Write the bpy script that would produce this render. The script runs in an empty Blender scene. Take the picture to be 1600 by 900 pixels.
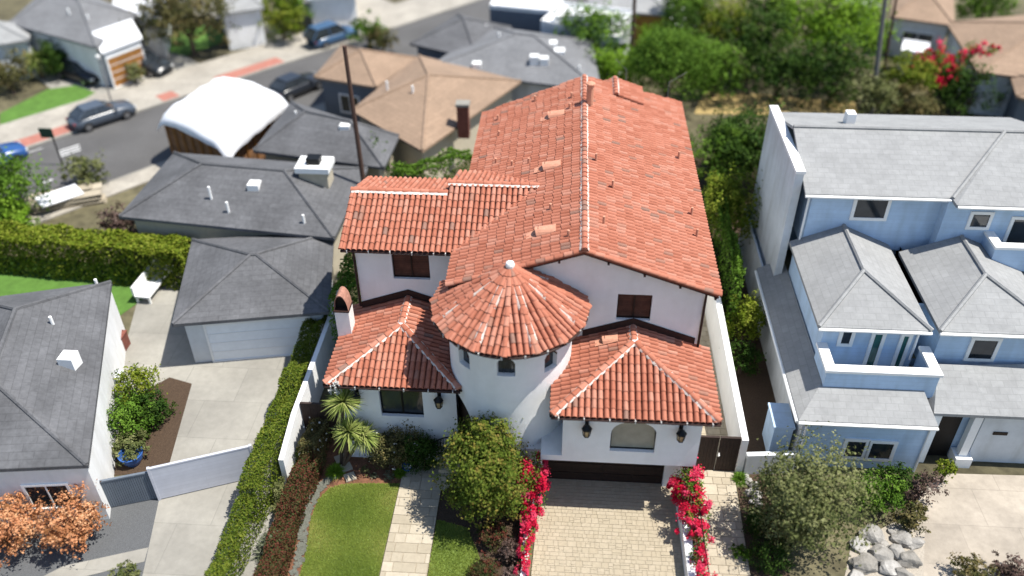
import bpy, math, random
from math import sin, cos, pi, radians
from mathutils import Vector, Matrix
from mathutils.geometry import tessellate_polygon
random.seed(7)
R = random.Random(11)
S = bpy.context.scene
COL = S.collection

# ------------------------------------------------------------------ camera
F = 1336.0; H = 26.8
def _u(v): return Vector(v).normalized()
_down = _u((12, 1776, F)); _dep = _u((112, -1010, F))
_dep = (_dep - _down * _dep.dot(_down)).normalized(); _X = _down.cross(_dep); _Z = -_down
def ray(u, v):
    d = Vector((u - 800, v - 450, F)); return Vector((d.dot(_X), d.dot(_dep), d.dot(_Z)))
def G(u, v, z=0.0):            # point of the place at height z seen at photo pixel u, v
    r = ray(u, v); t = (z - H) / r.z
    return Vector((r.x * t, r.y * t, z))
def ATY(u, v, y):              # point on the vertical plane Y = y
    r = ray(u, v); t = y / r.y
    return Vector((r.x * t, y, H + r.z * t))
cam = bpy.data.cameras.new('camera'); co = bpy.data.objects.new('camera', cam); COL.objects.link(co)
right = Vector((_X[0], _dep[0], _Z[0])); up = -Vector((_X[1], _dep[1], _Z[1])); fw = Vector((_X[2], _dep[2], _Z[2]))
M = Matrix((right, up, -fw)).transposed().to_4x4(); M.translation = (0, 0, H); co.matrix_world = M
cam.sensor_width = 36; cam.lens = F / 1600 * 36; cam.clip_end = 600; cam.clip_start = .5
cam.dof.use_dof = True; cam.dof.focus_distance = 34.4
cam.dof.aperture_fstop = cam.lens / 1000 / 0.40        # 0.40 m entrance pupil: background falls soft
S.camera = co

# ------------------------------------------------------------------ light
w = bpy.data.worlds.new('World'); S.world = w; w.use_nodes = True
nt = w.node_tree; bg = nt.nodes['Background']
sky = nt.nodes.new('ShaderNodeTexSky'); sky.sky_type = 'NISHITA'; sky.sun_disc = False
SUND = Vector((.47, -.015, 1)).normalized()
sky.sun_elevation = math.asin(SUND.z); sky.sun_rotation = math.atan2(SUND.x, SUND.y)
sky.air_density = 1.0; sky.dust_density = .6; sky.ozone_density = 1.0
nt.links.new(sky.outputs[0], bg.inputs[0]); bg.inputs[1].default_value = .115
sl = bpy.data.lights.new('sun', 'SUN'); sl.energy = 5.0; sl.angle = radians(.5); sl.color = (1, .955, .88)
so = bpy.data.objects.new('sun', sl); COL.objects.link(so); so.rotation_euler = SUND.to_track_quat('Z', 'Y').to_euler()
S.view_settings.view_transform = 'Standard'; S.view_settings.look = 'None'; S.view_settings.exposure = .62
S.view_settings.gamma = 1; S.view_settings.use_curve_mapping = False
S.render.engine = 'CYCLES'
S.cycles.max_bounces = 6; S.cycles.diffuse_bounces = 3; S.cycles.transparent_max_bounces = 8
try: S.cycles.use_denoising = True
except Exception: pass

# ------------------------------------------------------------------ mesh builder
class MB:
    def __init__(s): s.v = []; s.f = []; s.t = []; s.m = []
    def face(s, pts, tint=.5, mi=0):
        b = len(s.v); s.v.extend(tuple(p) for p in pts); s.f.append(tuple(range(b, b + len(pts)))); s.t.append(tint); s.m.append(mi)
    def box(s, x0, x1, y0, y1, z0, z1, tint=.5, mi=0, M=None, bev=0):
        c = [Vector((x, y, z)) for z in (z0, z1) for y in (y0, y1) for x in (x0, x1)]
        if M: c = [M @ p for p in c]
        b = len(s.v); s.v.extend(tuple(p) for p in c)
        for q in ((0, 2, 3, 1), (4, 5, 7, 6), (0, 1, 5, 4), (2, 6, 7, 3), (0, 4, 6, 2), (1, 3, 7, 5)):
            s.f.append(tuple(b + i for i in q)); s.t.append(tint); s.m.append(mi)
    def prism(s, pts, dz, tint=.5, mi=0):      # polygon thickened by vector dz
        dz = Vector(dz); n = len(pts); b = len(s.v); a = [Vector(p) for p in pts]
        s.v.extend(tuple(p) for p in a); s.v.extend(tuple(p + dz) for p in a)
        s.f.append(tuple(b + i for i in range(n))); s.f.append(tuple(b + n + i for i in reversed(range(n))))
        for i in range(n):
            j = (i + 1) % n; s.f.append((b + i, b + n + i, b + n + j, b + j))
        s.t += [tint] * (n + 2); s.m += [mi] * (n + 2)
    def tube(s, pts, r0, r1=None, n=8, tint=.5, mi=0, cap=True):
        r1 = r0 if r1 is None else r1; pts = [Vector(p) for p in pts]; b = len(s.v); k = len(pts)
        for i, p in enumerate(pts):
            d = (pts[min(i + 1, k - 1)] - pts[max(i - 1, 0)]).normalized()
            a = d.orthogonal().normalized() if abs(d.z) < .99 else Vector((1, 0, 0)); a = (a - d * a.dot(d)).normalized(); c = d.cross(a)
            r = r0 + (r1 - r0) * i / max(k - 1, 1)
            for j in range(n):
                t = 2 * pi * j / n; s.v.append(tuple(p + a * (r * cos(t)) + c * (r * sin(t))))
        for i in range(k - 1):
            for j in range(n):
                q = (j + 1) % n; s.f.append((b + i * n + j, b + i * n + q, b + i * n + n + q, b + i * n + n + j)); s.t.append(tint); s.m.append(mi)
        if cap:
            s.f.append(tuple(b + j for j in reversed(range(n)))); s.f.append(tuple(b + (k - 1) * n + j for j in range(n))); s.t += [tint] * 2; s.m += [mi] * 2
    def lathe(s, c, prof, n=16, tint=.5, mi=0):   # prof: (r, z)
        c = Vector(c); b = len(s.v)
        for r, z in prof:
            for j in range(n): s.v.append((c.x + r * cos(2 * pi * j / n), c.y + r * sin(2 * pi * j / n), c.z + z))
        for i in range(len(prof) - 1):
            for j in range(n):
                q = (j + 1) % n; s.f.append((b + i * n + j, b + i * n + q, b + i * n + n + q, b + i * n + n + j)); s.t.append(tint); s.m.append(mi)
        k = len(prof) - 1
        s.f.append(tuple(b + j for j in reversed(range(n)))); s.f.append(tuple(b + k * n + j for j in range(n))); s.t += [tint] * 2; s.m += [mi] * 2
    def holed(s, outer, holes, to3, tint=.5, mi=0):   # 2D polygon with holes mapped by to3
        loops = [[Vector((p[0], p[1], 0)) for p in l] for l in [outer] + holes]
        flat = [p for l in loops for p in l]
        for tri in tessellate_polygon(loops):
            a, b2, c = (flat[i] for i in tri)
            if (b2 - a).cross(c - a).z < 0: b2, c = c, b2
            s.face([to3(p.x, p.y) for p in (a, b2, c)], tint, mi)
    def build(s, name, mat, parent=None, smooth=False, uv=True, loc=None):
        me = bpy.data.meshes.new(name); me.from_pydata(s.v, [], s.f)
        mats = mat if isinstance(mat, (list, tuple)) else [mat]
        for m_ in mats: me.materials.append(m_)
        n = len(s.f)
        if n == len(me.polygons):
            if len(mats) > 1: me.polygons.foreach_set('material_index', s.m)
            at = me.attributes.new('tint', 'FLOAT', 'FACE'); at.data.foreach_set('value', s.t)
        if uv and n < 30000:
            l = me.uv_layers.new(name='UVMap'); d = l.data
            for p in me.polygons:
                nn = p.normal; t = Vector((0, 0, 1)).cross(nn)
                t = t.normalized() if t.length > .05 else Vector((1, 0, 0)); bb = nn.cross(t)
                for li in p.loop_indices:
                    q = me.vertices[me.loops[li].vertex_index].co; d[li].uv = (q.dot(t), q.dot(bb))
        if smooth: me.polygons.foreach_set('use_smooth', [True] * len(me.polygons))
        o = bpy.data.objects.new(name, me); COL.objects.link(o)
        if parent: o.parent = parent
        if loc: o.location = loc
        return o
def empty(name, loc=(0, 0, 0), rz=0.0):
    o = bpy.data.objects.new(name, None); COL.objects.link(o); o.location = loc; o.rotation_euler = (0, 0, rz); o.empty_display_size = .3
    return o
def tag(o, label=None, cat=None, group=None, kind=None):
    if label: o['label'] = label
    if cat: o['category'] = cat
    if group: o['group'] = group
    if kind: o['kind'] = kind
    return o
def thing(name, label, cat, loc=(0, 0, 0), rz=0.0, group=None): return tag(empty(name, loc, rz), label, cat, group)
def copy_tree(o, parent=None):
    c = o.copy(); COL.objects.link(c)
    if parent: c.parent = parent
    for ch in list(o.children): copy_tree(ch, c)
    return c

# ------------------------------------------------------------------ materials
AL = dict(white_stucco=1, white_trim=1, white_painted_wall=1, white_roof_sheet=1, pale_grey_render=.95, blue_siding=.95, shade_grey_gate_board=1.05, terracotta_tile=.80, grey_shingle=.64, mid_grey_shingle=.70, brown_shingle=.72, pale_grey_slate=.62, plain_clay=.85, lime_mortar=.82, pale_door_panel=1, garden_light=.7, beige_blind=.95, white_rock=.66, cream_paver=.65, cream_flagstone=.67, pale_concrete=.58, sidewalk_concrete=.72, lawn_turf=1.05, dry_turf=1.25, beige_concrete=.72)
def alb(name): return AL.get(name, .76)
def _nt(name):
    m = bpy.data.materials.new(name); m.use_nodes = True; return m, m.node_tree, m.node_tree.nodes['Principled BSDF']
def _ramp(nt, cols, src):
    r = nt.nodes.new('ShaderNodeValToRGB'); e = r.color_ramp.elements
    while len(e) < len(cols): e.new(.5)
    for i, (p, c) in enumerate(cols): e[i].position = p; e[i].color = (*c, 1)
    nt.links.new(src, r.inputs[0]); return r.outputs[0]
def _mul(nt, a, b, fac=1.0, mode='MULTIPLY'):
    x = nt.nodes.new('ShaderNodeMix'); x.data_type = 'RGBA'; x.blend_type = mode; x.inputs[0].default_value = fac
    nt.links.new(a, x.inputs[6]); nt.links.new(b, x.inputs[7]); return x.outputs[2]
def mat(name, col, rough=.8, nscale=3.0, namt=.25, bump=0.0, bscale=30.0, metal=0.0, spec=.3, uvrows=None, big=None, streak=0):
    """plain surface broken up by two noises; uvrows=(w,h,gap amount) adds courses of boards or shingles"""
    m, nt, p = _nt(name); L = nt.links; col = tuple(min(.85, c * alb(name)) for c in col)
    tc = nt.nodes.new('ShaderNodeTexCoord')
    n = nt.nodes.new('ShaderNodeTexNoise'); n.inputs['Scale'].default_value = nscale; n.inputs['Detail'].default_value = 8; n.inputs['Roughness'].default_value = .65
    L.new(tc.outputs['Object'], n.inputs['Vector'])
    lo = tuple(c * (1 - namt) for c in col); hi = tuple(min(1, c * (1 + namt)) for c in col)
    c = _ramp(nt, [(.28, lo), (.72, hi)], n.outputs['Fac'])
    if big:
        n2 = nt.nodes.new('ShaderNodeTexNoise'); n2.inputs['Scale'].default_value = big[0]; n2.inputs['Detail'].default_value = 4
        L.new(tc.outputs['Object'], n2.inputs['Vector'])
        c = _mul(nt, c, _ramp(nt, [(.35, (1 - big[1],) * 3), (.65, (1, 1, 1))], n2.outputs['Fac']))
    if streak:     # rain streaks and dust running down a wall
        mp = nt.nodes.new('ShaderNodeMapping'); mp.inputs['Scale'].default_value = (1.7, 1.7, .3); L.new(tc.outputs['Object'], mp.inputs['Vector'])
        n4 = nt.nodes.new('ShaderNodeTexNoise'); n4.inputs['Scale'].default_value = 1; n4.inputs['Detail'].default_value = 6; L.new(mp.outputs['Vector'], n4.inputs['Vector'])
        c = _mul(nt, c, _ramp(nt, [(.34, (1 - streak, 1 - streak * 1.05, 1 - streak * 1.2)), (.56, (1, 1, 1))], n4.outputs['Fac']))
    if uvrows:
        b = nt.nodes.new('ShaderNodeTexBrick'); b.inputs['Scale'].default_value = 1; b.inputs['Brick Width'].default_value = uvrows[0]; b.inputs['Row Height'].default_value = uvrows[1]
        b.inputs['Mortar Size'].default_value = min(uvrows[1] * .06, .02); b.inputs['Color1'].default_value = (1, 1, 1, 1); b.inputs['Color2'].default_value = (1 - uvrows[2] * .6,) * 3 + (1,); b.inputs['Mortar'].default_value = (1 - uvrows[2],) * 3 + (1,)
        L.new(tc.outputs['UV'], b.inputs['Vector']); c = _mul(nt, c, b.outputs['Color'])
    L.new(c, p.inputs['Base Color']); p.inputs['Roughness'].default_value = rough; p.inputs['Metallic'].default_value = metal
    p.inputs['Specular IOR Level'].default_value = spec
    if bump:
        n3 = nt.nodes.new('ShaderNodeTexNoise'); n3.inputs['Scale'].default_value = bscale; n3.inputs['Detail'].default_value = 5
        L.new(tc.outputs['Object'], n3.inputs['Vector'])
        bp = nt.nodes.new('ShaderNodeBump'); bp.inputs['Strength'].default_value = bump; bp.inputs['Distance'].default_value = .03
        L.new(n3.outputs['Fac'], bp.inputs['Height']); L.new(bp.outputs['Normal'], p.inputs['Normal'])
    return m
def tmat(name, cols, rough=.8, nscale=5.0, namt=.2, bump=.0, bscale=25, spec=.3):
    """colour of each piece by its own tint, times a little noise"""
    m, nt, p = _nt(name); L = nt.links
    a = nt.nodes.new('ShaderNodeAttribute'); a.attribute_name = 'tint'; cols = [(q, tuple(x * alb(name) for x in k)) for q, k in cols]
    c = _ramp(nt, cols, a.outputs['Fac'])
    tc = nt.nodes.new('ShaderNodeTexCoord'); n = nt.nodes.new('ShaderNodeTexNoise'); n.inputs['Scale'].default_value = nscale; n.inputs['Detail'].default_value = 7; n.inputs['Roughness'].default_value = .7
    L.new(tc.outputs['Object'], n.inputs['Vector'])
    c = _mul(nt, c, _ramp(nt, [(.3, (1 - namt,) * 3), (.7, (1, 1, 1))], n.outputs['Fac']))
    L.new(c, p.inputs['Base Color']); p.inputs['Roughness'].default_value = rough; p.inputs['Specular IOR Level'].default_value = spec
    if bump:
        bp = nt.nodes.new('ShaderNodeBump'); bp.inputs['Strength'].default_value = bump; bp.inputs['Distance'].default_value = .02
        n3 = nt.nodes.new('ShaderNodeTexNoise'); n3.inputs['Scale'].default_value = bscale; L.new(tc.outputs['Object'], n3.inputs['Vector'])
        L.new(n3.outputs['Fac'], bp.inputs['Height']); L.new(bp.outputs['Normal'], p.inputs['Normal'])
    return m
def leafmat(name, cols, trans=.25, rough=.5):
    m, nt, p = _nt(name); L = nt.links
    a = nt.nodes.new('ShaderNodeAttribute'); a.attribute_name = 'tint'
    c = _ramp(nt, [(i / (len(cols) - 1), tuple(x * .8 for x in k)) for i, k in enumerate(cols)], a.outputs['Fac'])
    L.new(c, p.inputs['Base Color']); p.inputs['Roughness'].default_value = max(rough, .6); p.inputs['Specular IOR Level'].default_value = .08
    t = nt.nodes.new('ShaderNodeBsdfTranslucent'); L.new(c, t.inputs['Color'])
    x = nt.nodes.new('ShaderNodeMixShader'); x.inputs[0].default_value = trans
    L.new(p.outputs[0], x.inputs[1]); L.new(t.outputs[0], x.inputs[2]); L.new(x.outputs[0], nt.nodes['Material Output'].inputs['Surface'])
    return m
def glass(name, col=(.02, .025, .03), rough=.08):
    m, nt, p = _nt(name); p.inputs['Base Color'].default_value = (*col, 1); p.inputs['Roughness'].default_value = rough; p.inputs['Specular IOR Level'].default_value = .6
    n = nt.nodes.new('ShaderNodeTexNoise'); n.inputs['Scale'].default_value = 1.2
    nt.links.new(_ramp(nt, [(.3, tuple(c * .6 for c in col)), (.7, tuple(c * 1.5 for c in col))], n.outputs['Fac']), p.inputs['Base Color'])
    return m
W = {}
W['stucco'] = mat('white_stucco', (.80, .80, .79), .9, 2.2, .04, .5, 38, big=(.45, .05), streak=.045)
W['trim'] = mat('white_trim', (.80, .80, .78), .7, 8, .05)
W['mortar'] = mat('lime_mortar', (.70, .63, .57), .95, 14, .35, .5, 40)
W['tile'] = tmat('terracotta_tile', [(0, (.45, .152, .09)), (.35, (.525, .192, .118)), (.7, (.56, .213, .135)), (.95, (.60, .275, .19)), (.97, (.44, .20, .135)), (.997, (.32, .18, .135))], .85, 9, .22, .25, 60)
W['deck'] = mat('shade_dark_pan', (.25, .08, .05), .9, 6, .3)  # tile pan red, darkened to paint the shade between the barrels
W['fascia'] = mat('dark_fascia', (.045, .02, .015), .7, 6, .3)
W['gutter'] = mat('white_gutter', (.7, .68, .64), .6, 10, .2)
W['darkwood'] = mat('dark_wood', (.032, .018, .013), .6, 4, .35, .2, 40, uvrows=(4, .16, .45))
W['plankwood'] = mat('dark_upright_boards', (.045, .028, .022), .7, 5, .35)
W['iron'] = mat('black_iron', (.012, .012, .013), .5, 10, .3, metal=.3)
W['glass'] = glass('dark_glass'); W['tealglass'] = glass('green_glass', (.03, .10, .09)); W['amber'] = glass('lantern_glass', (.35, .25, .12), .2)
W['curtain'] = mat('beige_blind', (.34, .31, .24), .8, 2, .15)
W['shutter'] = mat('brown_shutter', (.11, .045, .03), .7, 3, .4, uvrows=(2, .09, .5))
W['bark'] = mat('bark', (.12, .085, .06), .9, 14, .4, .6, 30)
W['polewood'] = mat('pole_wood', (.105, .06, .045), .9, 10, .35, .4, 20)
W['greypole'] = mat('grey_pole', (.22, .21, .20), .9, 10, .3)
W['paver'] = tmat('cream_paver', [(0, (.56, .475, .34)), (.5, (.585, .50, .362)), (1, (.615, .525, .385))], .85, 7, .2, .3, 40)
W['slab'] = tmat('cream_flagstone', [(0, (.52, .45, .33)), (.5, (.60, .52, .39)), (1, (.68, .60, .46))], .85, 6, .2, .3, 40)
W['joint'] = mat('sand_joint', (.43, .36, .26), .95, 20, .3)
W['mulch'] = mat('bark_mulch', (.27, .125, .07), .95, 40, .55, .8, 60, big=(3, .4))
W['soil'] = mat('garden_soil', (.085, .055, .035), .95, 25, .5, .8, 40)
W['earth'] = mat('dry_ground', (.17, .15, .085), .95, 1.2, .45, .4, 20, big=(.15, .45))
W['lawn'] = mat('lawn_turf', (.145, .20, .042), .95, 6, .4, .5, 60, big=(.6, .35))
W['turf'] = mat('neighbour_turf', (.10, .21, .035), .95, 1.5, .3, .5, 30)
W['dryturf'] = mat('dry_turf', (.30, .22, .09), .95, 1.2, .35, .5, 30)
W['doorpanel'] = mat('pale_door_panel', (.80, .83, .86), .7, 3, .05)
W['oldclay'] = mat('weathered_clay', (.44, .22, .16), .9, 6, .3)
W['conc'] = mat('pale_concrete', (.55, .525, .46), .9, 3, .1, .2, 30, big=(.33, .24), uvrows=(2.6, 2.2, .22))
W['walkc'] = mat('sidewalk_concrete', (.52, .48, .41), .9, 4, .12, .2, 30, big=(.5, .2), uvrows=(1.5, 1.5, .22))
W['beige'] = mat('beige_concrete', (.56, .49, .40), .9, 3, .14, .2, 30, big=(.5, .24), uvrows=(2.2, 1.8, .2))
W['asphalt'] = mat('asphalt', (.135, .132, .13), .95, 8, .2, .3, 60, big=(.3, .2))
W['redbrick'] = mat('red_brick_paving', (.50, .21, .16), .9, 6, .25, uvrows=(.4, .2, .25))
W['paint'] = mat('road_paint', (.75, .75, .73), .8, 12, .15)
W['slate'] = mat('slate_chips', (.16, .165, .135), .9, 30, .5, .9, 40)
W['shingle'] = mat('grey_shingle', (.20, .202, .212), .95, 5, .2, .3, 40, uvrows=(.9, .3, .22), big=(.5, .3))
W['shingle2'] = mat('mid_grey_shingle', (.27, .275, .285), .95, 5, .2, .3, 40, uvrows=(.9, .3, .2), big=(.4, .18))
W['brownsh'] = mat('brown_shingle', (.42, .295, .205), .95, 5, .15, .3, 40, uvrows=(.9, .3, .2), big=(.4, .15))
W['paleslate'] = mat('pale_grey_slate', (.47, .475, .47), .9, 4, .1, .3, 40, uvrows=(.5, .3, .14), big=(.8, .12))
W['bluewall'] = mat('blue_siding', (.51, .67, .86), .85, 3, .06, .15, 30, uvrows=(20, .2, .1), big=(.7, .1), streak=.12)
W['greywall'] = mat('pale_grey_render', (.66, .69, .71), .85, 3, .06, .2, 30, big=(.5, .14), streak=.14)
W['bluegrey'] = mat('blue_grey_wall', (.16, .19, .23), .85, 3, .1)
W['creamwall'] = mat('cream_wall', (.62, .55, .42), .85, 3, .1, .2, 30)
W['whitewall'] = mat('white_painted_wall', (.80, .80, .79), .85, 3, .05, .2, 30, big=(.5, .12), streak=.1)
W['membrane'] = mat('white_roof_sheet', (.76, .77, .79), .7, 2, .05, .4, 2.2)
W['timber'] = mat('raw_timber', (.30, .155, .075), .85, 3, .4, uvrows=(3, .22, .5))
W['orangewood'] = mat('orange_garage_wood', (.42, .19, .05), .7, 3, .25, uvrows=(3, .4, .3))
W['brick'] = mat('chimney_brick', (.26, .09, .065), .9, 5, .3, uvrows=(.25, .09, .4))
W['rock'] = tmat('white_rock', [(0, (.36, .33, .28)), (.5, (.55, .52, .47)), (1, (.74, .71, .66))], .9, 4, .5, .6, 14)
W['clay'] = mat('plain_clay', (.60, .29, .19), .85, 8, .2)
W['rubber'] = mat('tyre_rubber', (.02, .02, .02), .8, 10, .2)
W['rim'] = mat('wheel_metal', (.45, .45, .46), .35, 10, .1, metal=.8)
W['lamp'] = mat('lamp_glass', (.75, .75, .72), .2, 10, .05)
W['redlamp'] = mat('tail_lamp', (.35, .02, .02), .3, 10, .1)
W['carglass'] = glass('car_glass', (.025, .03, .035), .05)
W['dkgreen'] = mat('dark_green_sign', (.02, .06, .035), .6, 10, .1)
W['bluepot'] = mat('blue_glaze', (.05, .14, .42), .25, 8, .3)
W['gateshade'] = mat('shade_grey_gate_board', (.47, .48, .53), .7, 3, .06, uvrows=(9, .18, .1))  # white boards, with the shade on the gate put into their grey
def paint(name, c): return mat(name, c, .28, 3, .05, spec=.6)
W['stem'] = mat('green_stem', (.10, .09, .05), .9, 10, .3)
LM = dict(
 tree=leafmat('round_tree_leaf', [(.07, .11, .014), (.125, .18, .024), (.19, .235, .036), (.27, .21, .05)]),
 green=leafmat('mid_green_leaf', [(.055, .115, .012), (.105, .21, .022), (.18, .31, .04)]),
 bright=leafmat('bright_green_leaf', [(.11, .22, .015), (.19, .34, .025), (.28, .44, .05)]),
 dark=leafmat('dark_green_leaf', [(.025, .06, .01), (.045, .095, .014), (.085, .15, .025)]),
 yellow=leafmat('yellow_green_leaf', [(.095, .15, .012), (.185, .245, .02), (.29, .32, .045)]),
 redgreen=leafmat('red_green_leaf', [(.045, .065, .02), (.085, .10, .032), (.125, .05, .03), (.19, .05, .035)]),
 silver=leafmat('silver_green_leaf', [(0.121, 0.149, 0.081), (0.203, 0.230, 0.135), (0.297, 0.311, 0.216)]),
 olive=leafmat('olive_leaf', [(.10, .125, .04), (.19, .21, .075), (.30, .31, .14)]),
 orange=leafmat('orange_leaf', [(.34, .15, .06), (.70, .31, .15), (.82, .48, .26)]),
 magenta=leafmat('magenta_bract', [(.62, .012, .05), (.85, .03, .10), (.85, .10, .20)], .35),
 purple=leafmat('purple_leaf', [(.075, .055, .04), (.16, .10, .085), (.26, .19, .16)]),
 hedge=leafmat('clipped_hedge_leaf', [(.06, .105, .012), (.125, .18, .018), (.23, .26, .038)]),
 yucca=leafmat('yucca_blade', [(0.135, 0.189, 0.041), (0.270, 0.338, 0.081), (0.459, 0.486, 0.176)], .25),
 white=leafmat('white_petal', [(0.700, 0.700, 0.650), (0.800, 0.800, 0.760)], .2),
 grass=leafmat('grass_blade', [(.16, .23, .035), (.245, .31, .055), (.42, .40, .12)], .3),
 brownleaf=leafmat('brown_green_leaf', [(0.072, 0.081, 0.027), (0.153, 0.144, 0.054), (0.252, 0.198, 0.081)]),
)
# ------------------------------------------------------------------ plants
def rdir(r):
    z = r.uniform(-1, 1); t = r.uniform(0, 2 * pi); q = math.sqrt(1 - z * z); return Vector((q * cos(t), q * sin(t), z))
class Leaves:
    def __init__(s, seed=1): s.v = []; s.t = []; s.r = random.Random(seed)
    def leaf(s, p, n, size, asp=.55, tint=None):
        r = s.r; a = rdir(r); a = a - n * a.dot(n)
        if a.length < 1e-3: a = n.orthogonal()
        a.normalize(); b = n.cross(a); L = size * r.uniform(.65, 1.3); w_ = L * asp * .5
        droop = n * (-.18 * L)
        s.v += [tuple(p - a * (L * .5) + droop), tuple(p + b * w_), tuple(p + a * (L * .5) + droop), tuple(p - b * w_)]
        s.t.append(r.random() if tint is None else min(1, max(0, tint + r.uniform(-.18, .18))))
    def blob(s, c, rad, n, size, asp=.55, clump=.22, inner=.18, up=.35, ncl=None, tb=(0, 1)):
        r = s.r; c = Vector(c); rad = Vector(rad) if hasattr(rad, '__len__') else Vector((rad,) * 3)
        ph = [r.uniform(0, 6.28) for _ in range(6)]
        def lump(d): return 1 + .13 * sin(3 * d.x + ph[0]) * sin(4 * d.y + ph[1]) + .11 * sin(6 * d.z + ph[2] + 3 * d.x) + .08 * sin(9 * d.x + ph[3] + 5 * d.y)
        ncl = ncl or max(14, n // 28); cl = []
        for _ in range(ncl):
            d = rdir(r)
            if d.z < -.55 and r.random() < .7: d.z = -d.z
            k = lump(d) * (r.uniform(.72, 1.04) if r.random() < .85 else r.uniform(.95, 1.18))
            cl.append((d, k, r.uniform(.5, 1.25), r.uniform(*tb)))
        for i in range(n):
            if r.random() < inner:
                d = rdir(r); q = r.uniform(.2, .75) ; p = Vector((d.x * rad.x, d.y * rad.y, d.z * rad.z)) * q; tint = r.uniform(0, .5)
            else:
                d, k, sp, tt = cl[r.randrange(ncl)]
                g = Vector((r.gauss(0, 1), r.gauss(0, 1), r.gauss(0, 1))) * (clump * sp * .6)
                p = Vector((d.x * rad.x, d.y * rad.y, d.z * rad.z)) * k + Vector((g.x * rad.x, g.y * rad.y, g.z * rad.z)); tint = tt
            if c.z + p.z < .03: p.z = .03 - c.z + r.random() * .1
            nn = (d * .7 + rdir(r) * .75 + Vector((0, 0, up))).normalized()
            s.leaf(c + p, nn, size, asp, tint)
    def boxy(s, A, B, width, z0, z1, n, size, asp=.55, amp=.18, flare=0):
        """hedge run from A to B"""
        r = s.r; A = Vector((A[0], A[1], 0)); B = Vector((B[0], B[1], 0)); d = B - A; L = d.length; d.normalize(); q = Vector((-d.y, d.x, 0))
        ph = [r.uniform(0, 6) for _ in range(8)]
        for i in range(n):
            u = r.uniform(0, L); k = r.random(); hh = z1 - z0
            wv = .5 * sin(u * 1.7 + ph[0]) + .5 * sin(u * 4.1 + ph[1])
            if k < .45: a = r.uniform(-.5, .5); z = z1 + amp * (wv * .6 + sin(a * 9 + u * 2 + ph[2]) * .4) + r.gauss(0, .05); nn = Vector((0, 0, 1))
            elif k < .62: a = -.5 - amp * .3 * wv / max(width, .3) + r.gauss(0, .03); z = z0 + r.random() * hh; nn = -q
            elif k < .79: a = .5 + amp * .3 * wv / max(width, .3) + r.gauss(0, .03); z = z0 + r.random() * hh; nn = q
            elif k < .87: a = r.uniform(-.5, .5); u = r.choice((-.05, L + .05)) + r.gauss(0, .08); z = z0 + r.random() * hh; nn = Vector((0, 0, .4)) + d * (1 if u > L / 2 else -1)
            else: a = r.uniform(-.45, .45); z = z0 + r.random() * hh * .95; nn = rdir(r)
            p = A + d * u + q * (a * width) + Vector((0, 0, z))
            s.leaf(p, (nn.normalized() + rdir(r) * .8).normalized(), size, asp, None)
    def blade(s, base, d, L, w_, droop=.3, segs=3, tint=None):
        base = Vector(base); d = Vector(d).normalized(); side = d.cross(Vector((0, 0, 1)))
        side = side.normalized() if side.length > .01 else Vector((1, 0, 0)); t = s.r.random() if tint is None else tint
        pr = None
        for i in range(segs + 1):
            f = i / segs; p = base + d * (L * f) + Vector((0, 0, -droop * L * f * f)); ww = w_ * (1 - f ** 1.6) + .002
            cur = (p - side * ww, p + side * ww)
            if pr: s.v += [tuple(pr[0]), tuple(pr[1]), tuple(cur[1]), tuple(cur[0])]; s.t.append(t)
            pr = cur
    def build(s, name, m, parent=None):
        n = len(s.v) // 4; me = bpy.data.meshes.new(name)
        me.vertices.add(4 * n); me.vertices.foreach_set('co', [c for p in s.v for c in p])
        me.loops.add(4 * n); me.loops.foreach_set('vertex_index', list(range(4 * n)))
        me.polygons.add(n); me.polygons.foreach_set('loop_start', list(range(0, 4 * n, 4)))
        try: me.polygons.foreach_set('loop_total', [4] * n)
        except Exception: pass
        me.materials.append(m); at = me.attributes.new('tint', 'FLOAT', 'FACE'); at.data.foreach_set('value', s.t)
        me.update(); me.validate()
        o = bpy.data.objects.new(name, me); COL.objects.link(o)
        if parent: o.parent = parent
        return o
_seed = [100]
def trunk_mb(h, r, limbs=5, spread=1.0, seed=1, top=None):
    q = random.Random(seed); m = MB(); top = top or h
    m.tube([(0, 0, -.02), (q.uniform(-.05, .05), q.uniform(-.05, .05), h * .5), (q.uniform(-.1, .1), q.uniform(-.1, .1), h)], r, r * .6, 8)
    for i in range(limbs):
        a = 2 * pi * i / limbs + q.uniform(-.4, .4); k = q.uniform(.6, 1)
        m.tube([(0, 0, h * .75), (cos(a) * spread * .45 * k, sin(a) * spread * .45 * k, h + (top - h) * .3), (cos(a) * spread * k, sin(a) * spread * k, h + (top - h) * q.uniform(.6, .95))], r * .5, r * .12, 6)
    return m
def tree(name, label, cat, base, blobs, n, size, lm, trunk=(1.2, .12), spread=1.0, group=None, asp=.55, flowers=None, crown='crown', clump=.22, up=.35, stem='trunk', top=None):
    """blobs: (dx,dy,z,rx,ry,rz,share)"""
    _seed[0] += 1; t = thing(name, label, cat, (base[0], base[1], 0), 0, group)
    tb = trunk_mb(trunk[0], trunk[1], 5, spread, _seed[0], top or max(b[2] for b in blobs)); tb.build(stem, W['bark'], t)
    L = Leaves(_seed[0]); sh = sum(b[6] if len(b) > 6 else 1 for b in blobs)
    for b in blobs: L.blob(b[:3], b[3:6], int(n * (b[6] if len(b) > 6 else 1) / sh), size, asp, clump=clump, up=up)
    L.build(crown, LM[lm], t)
    if flowers:
        fl = Leaves(_seed[0] + 900)
        for b in blobs: fl.blob(b[:3], [x * 1.04 for x in b[3:6]], int(flowers[1] / len(blobs)), flowers[2], .9, inner=0, clump=.12, ncl=flowers[3] if len(flowers) > 3 else None)
        fl.build('blossoms', LM[flowers[0]], t)
    return t
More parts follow.
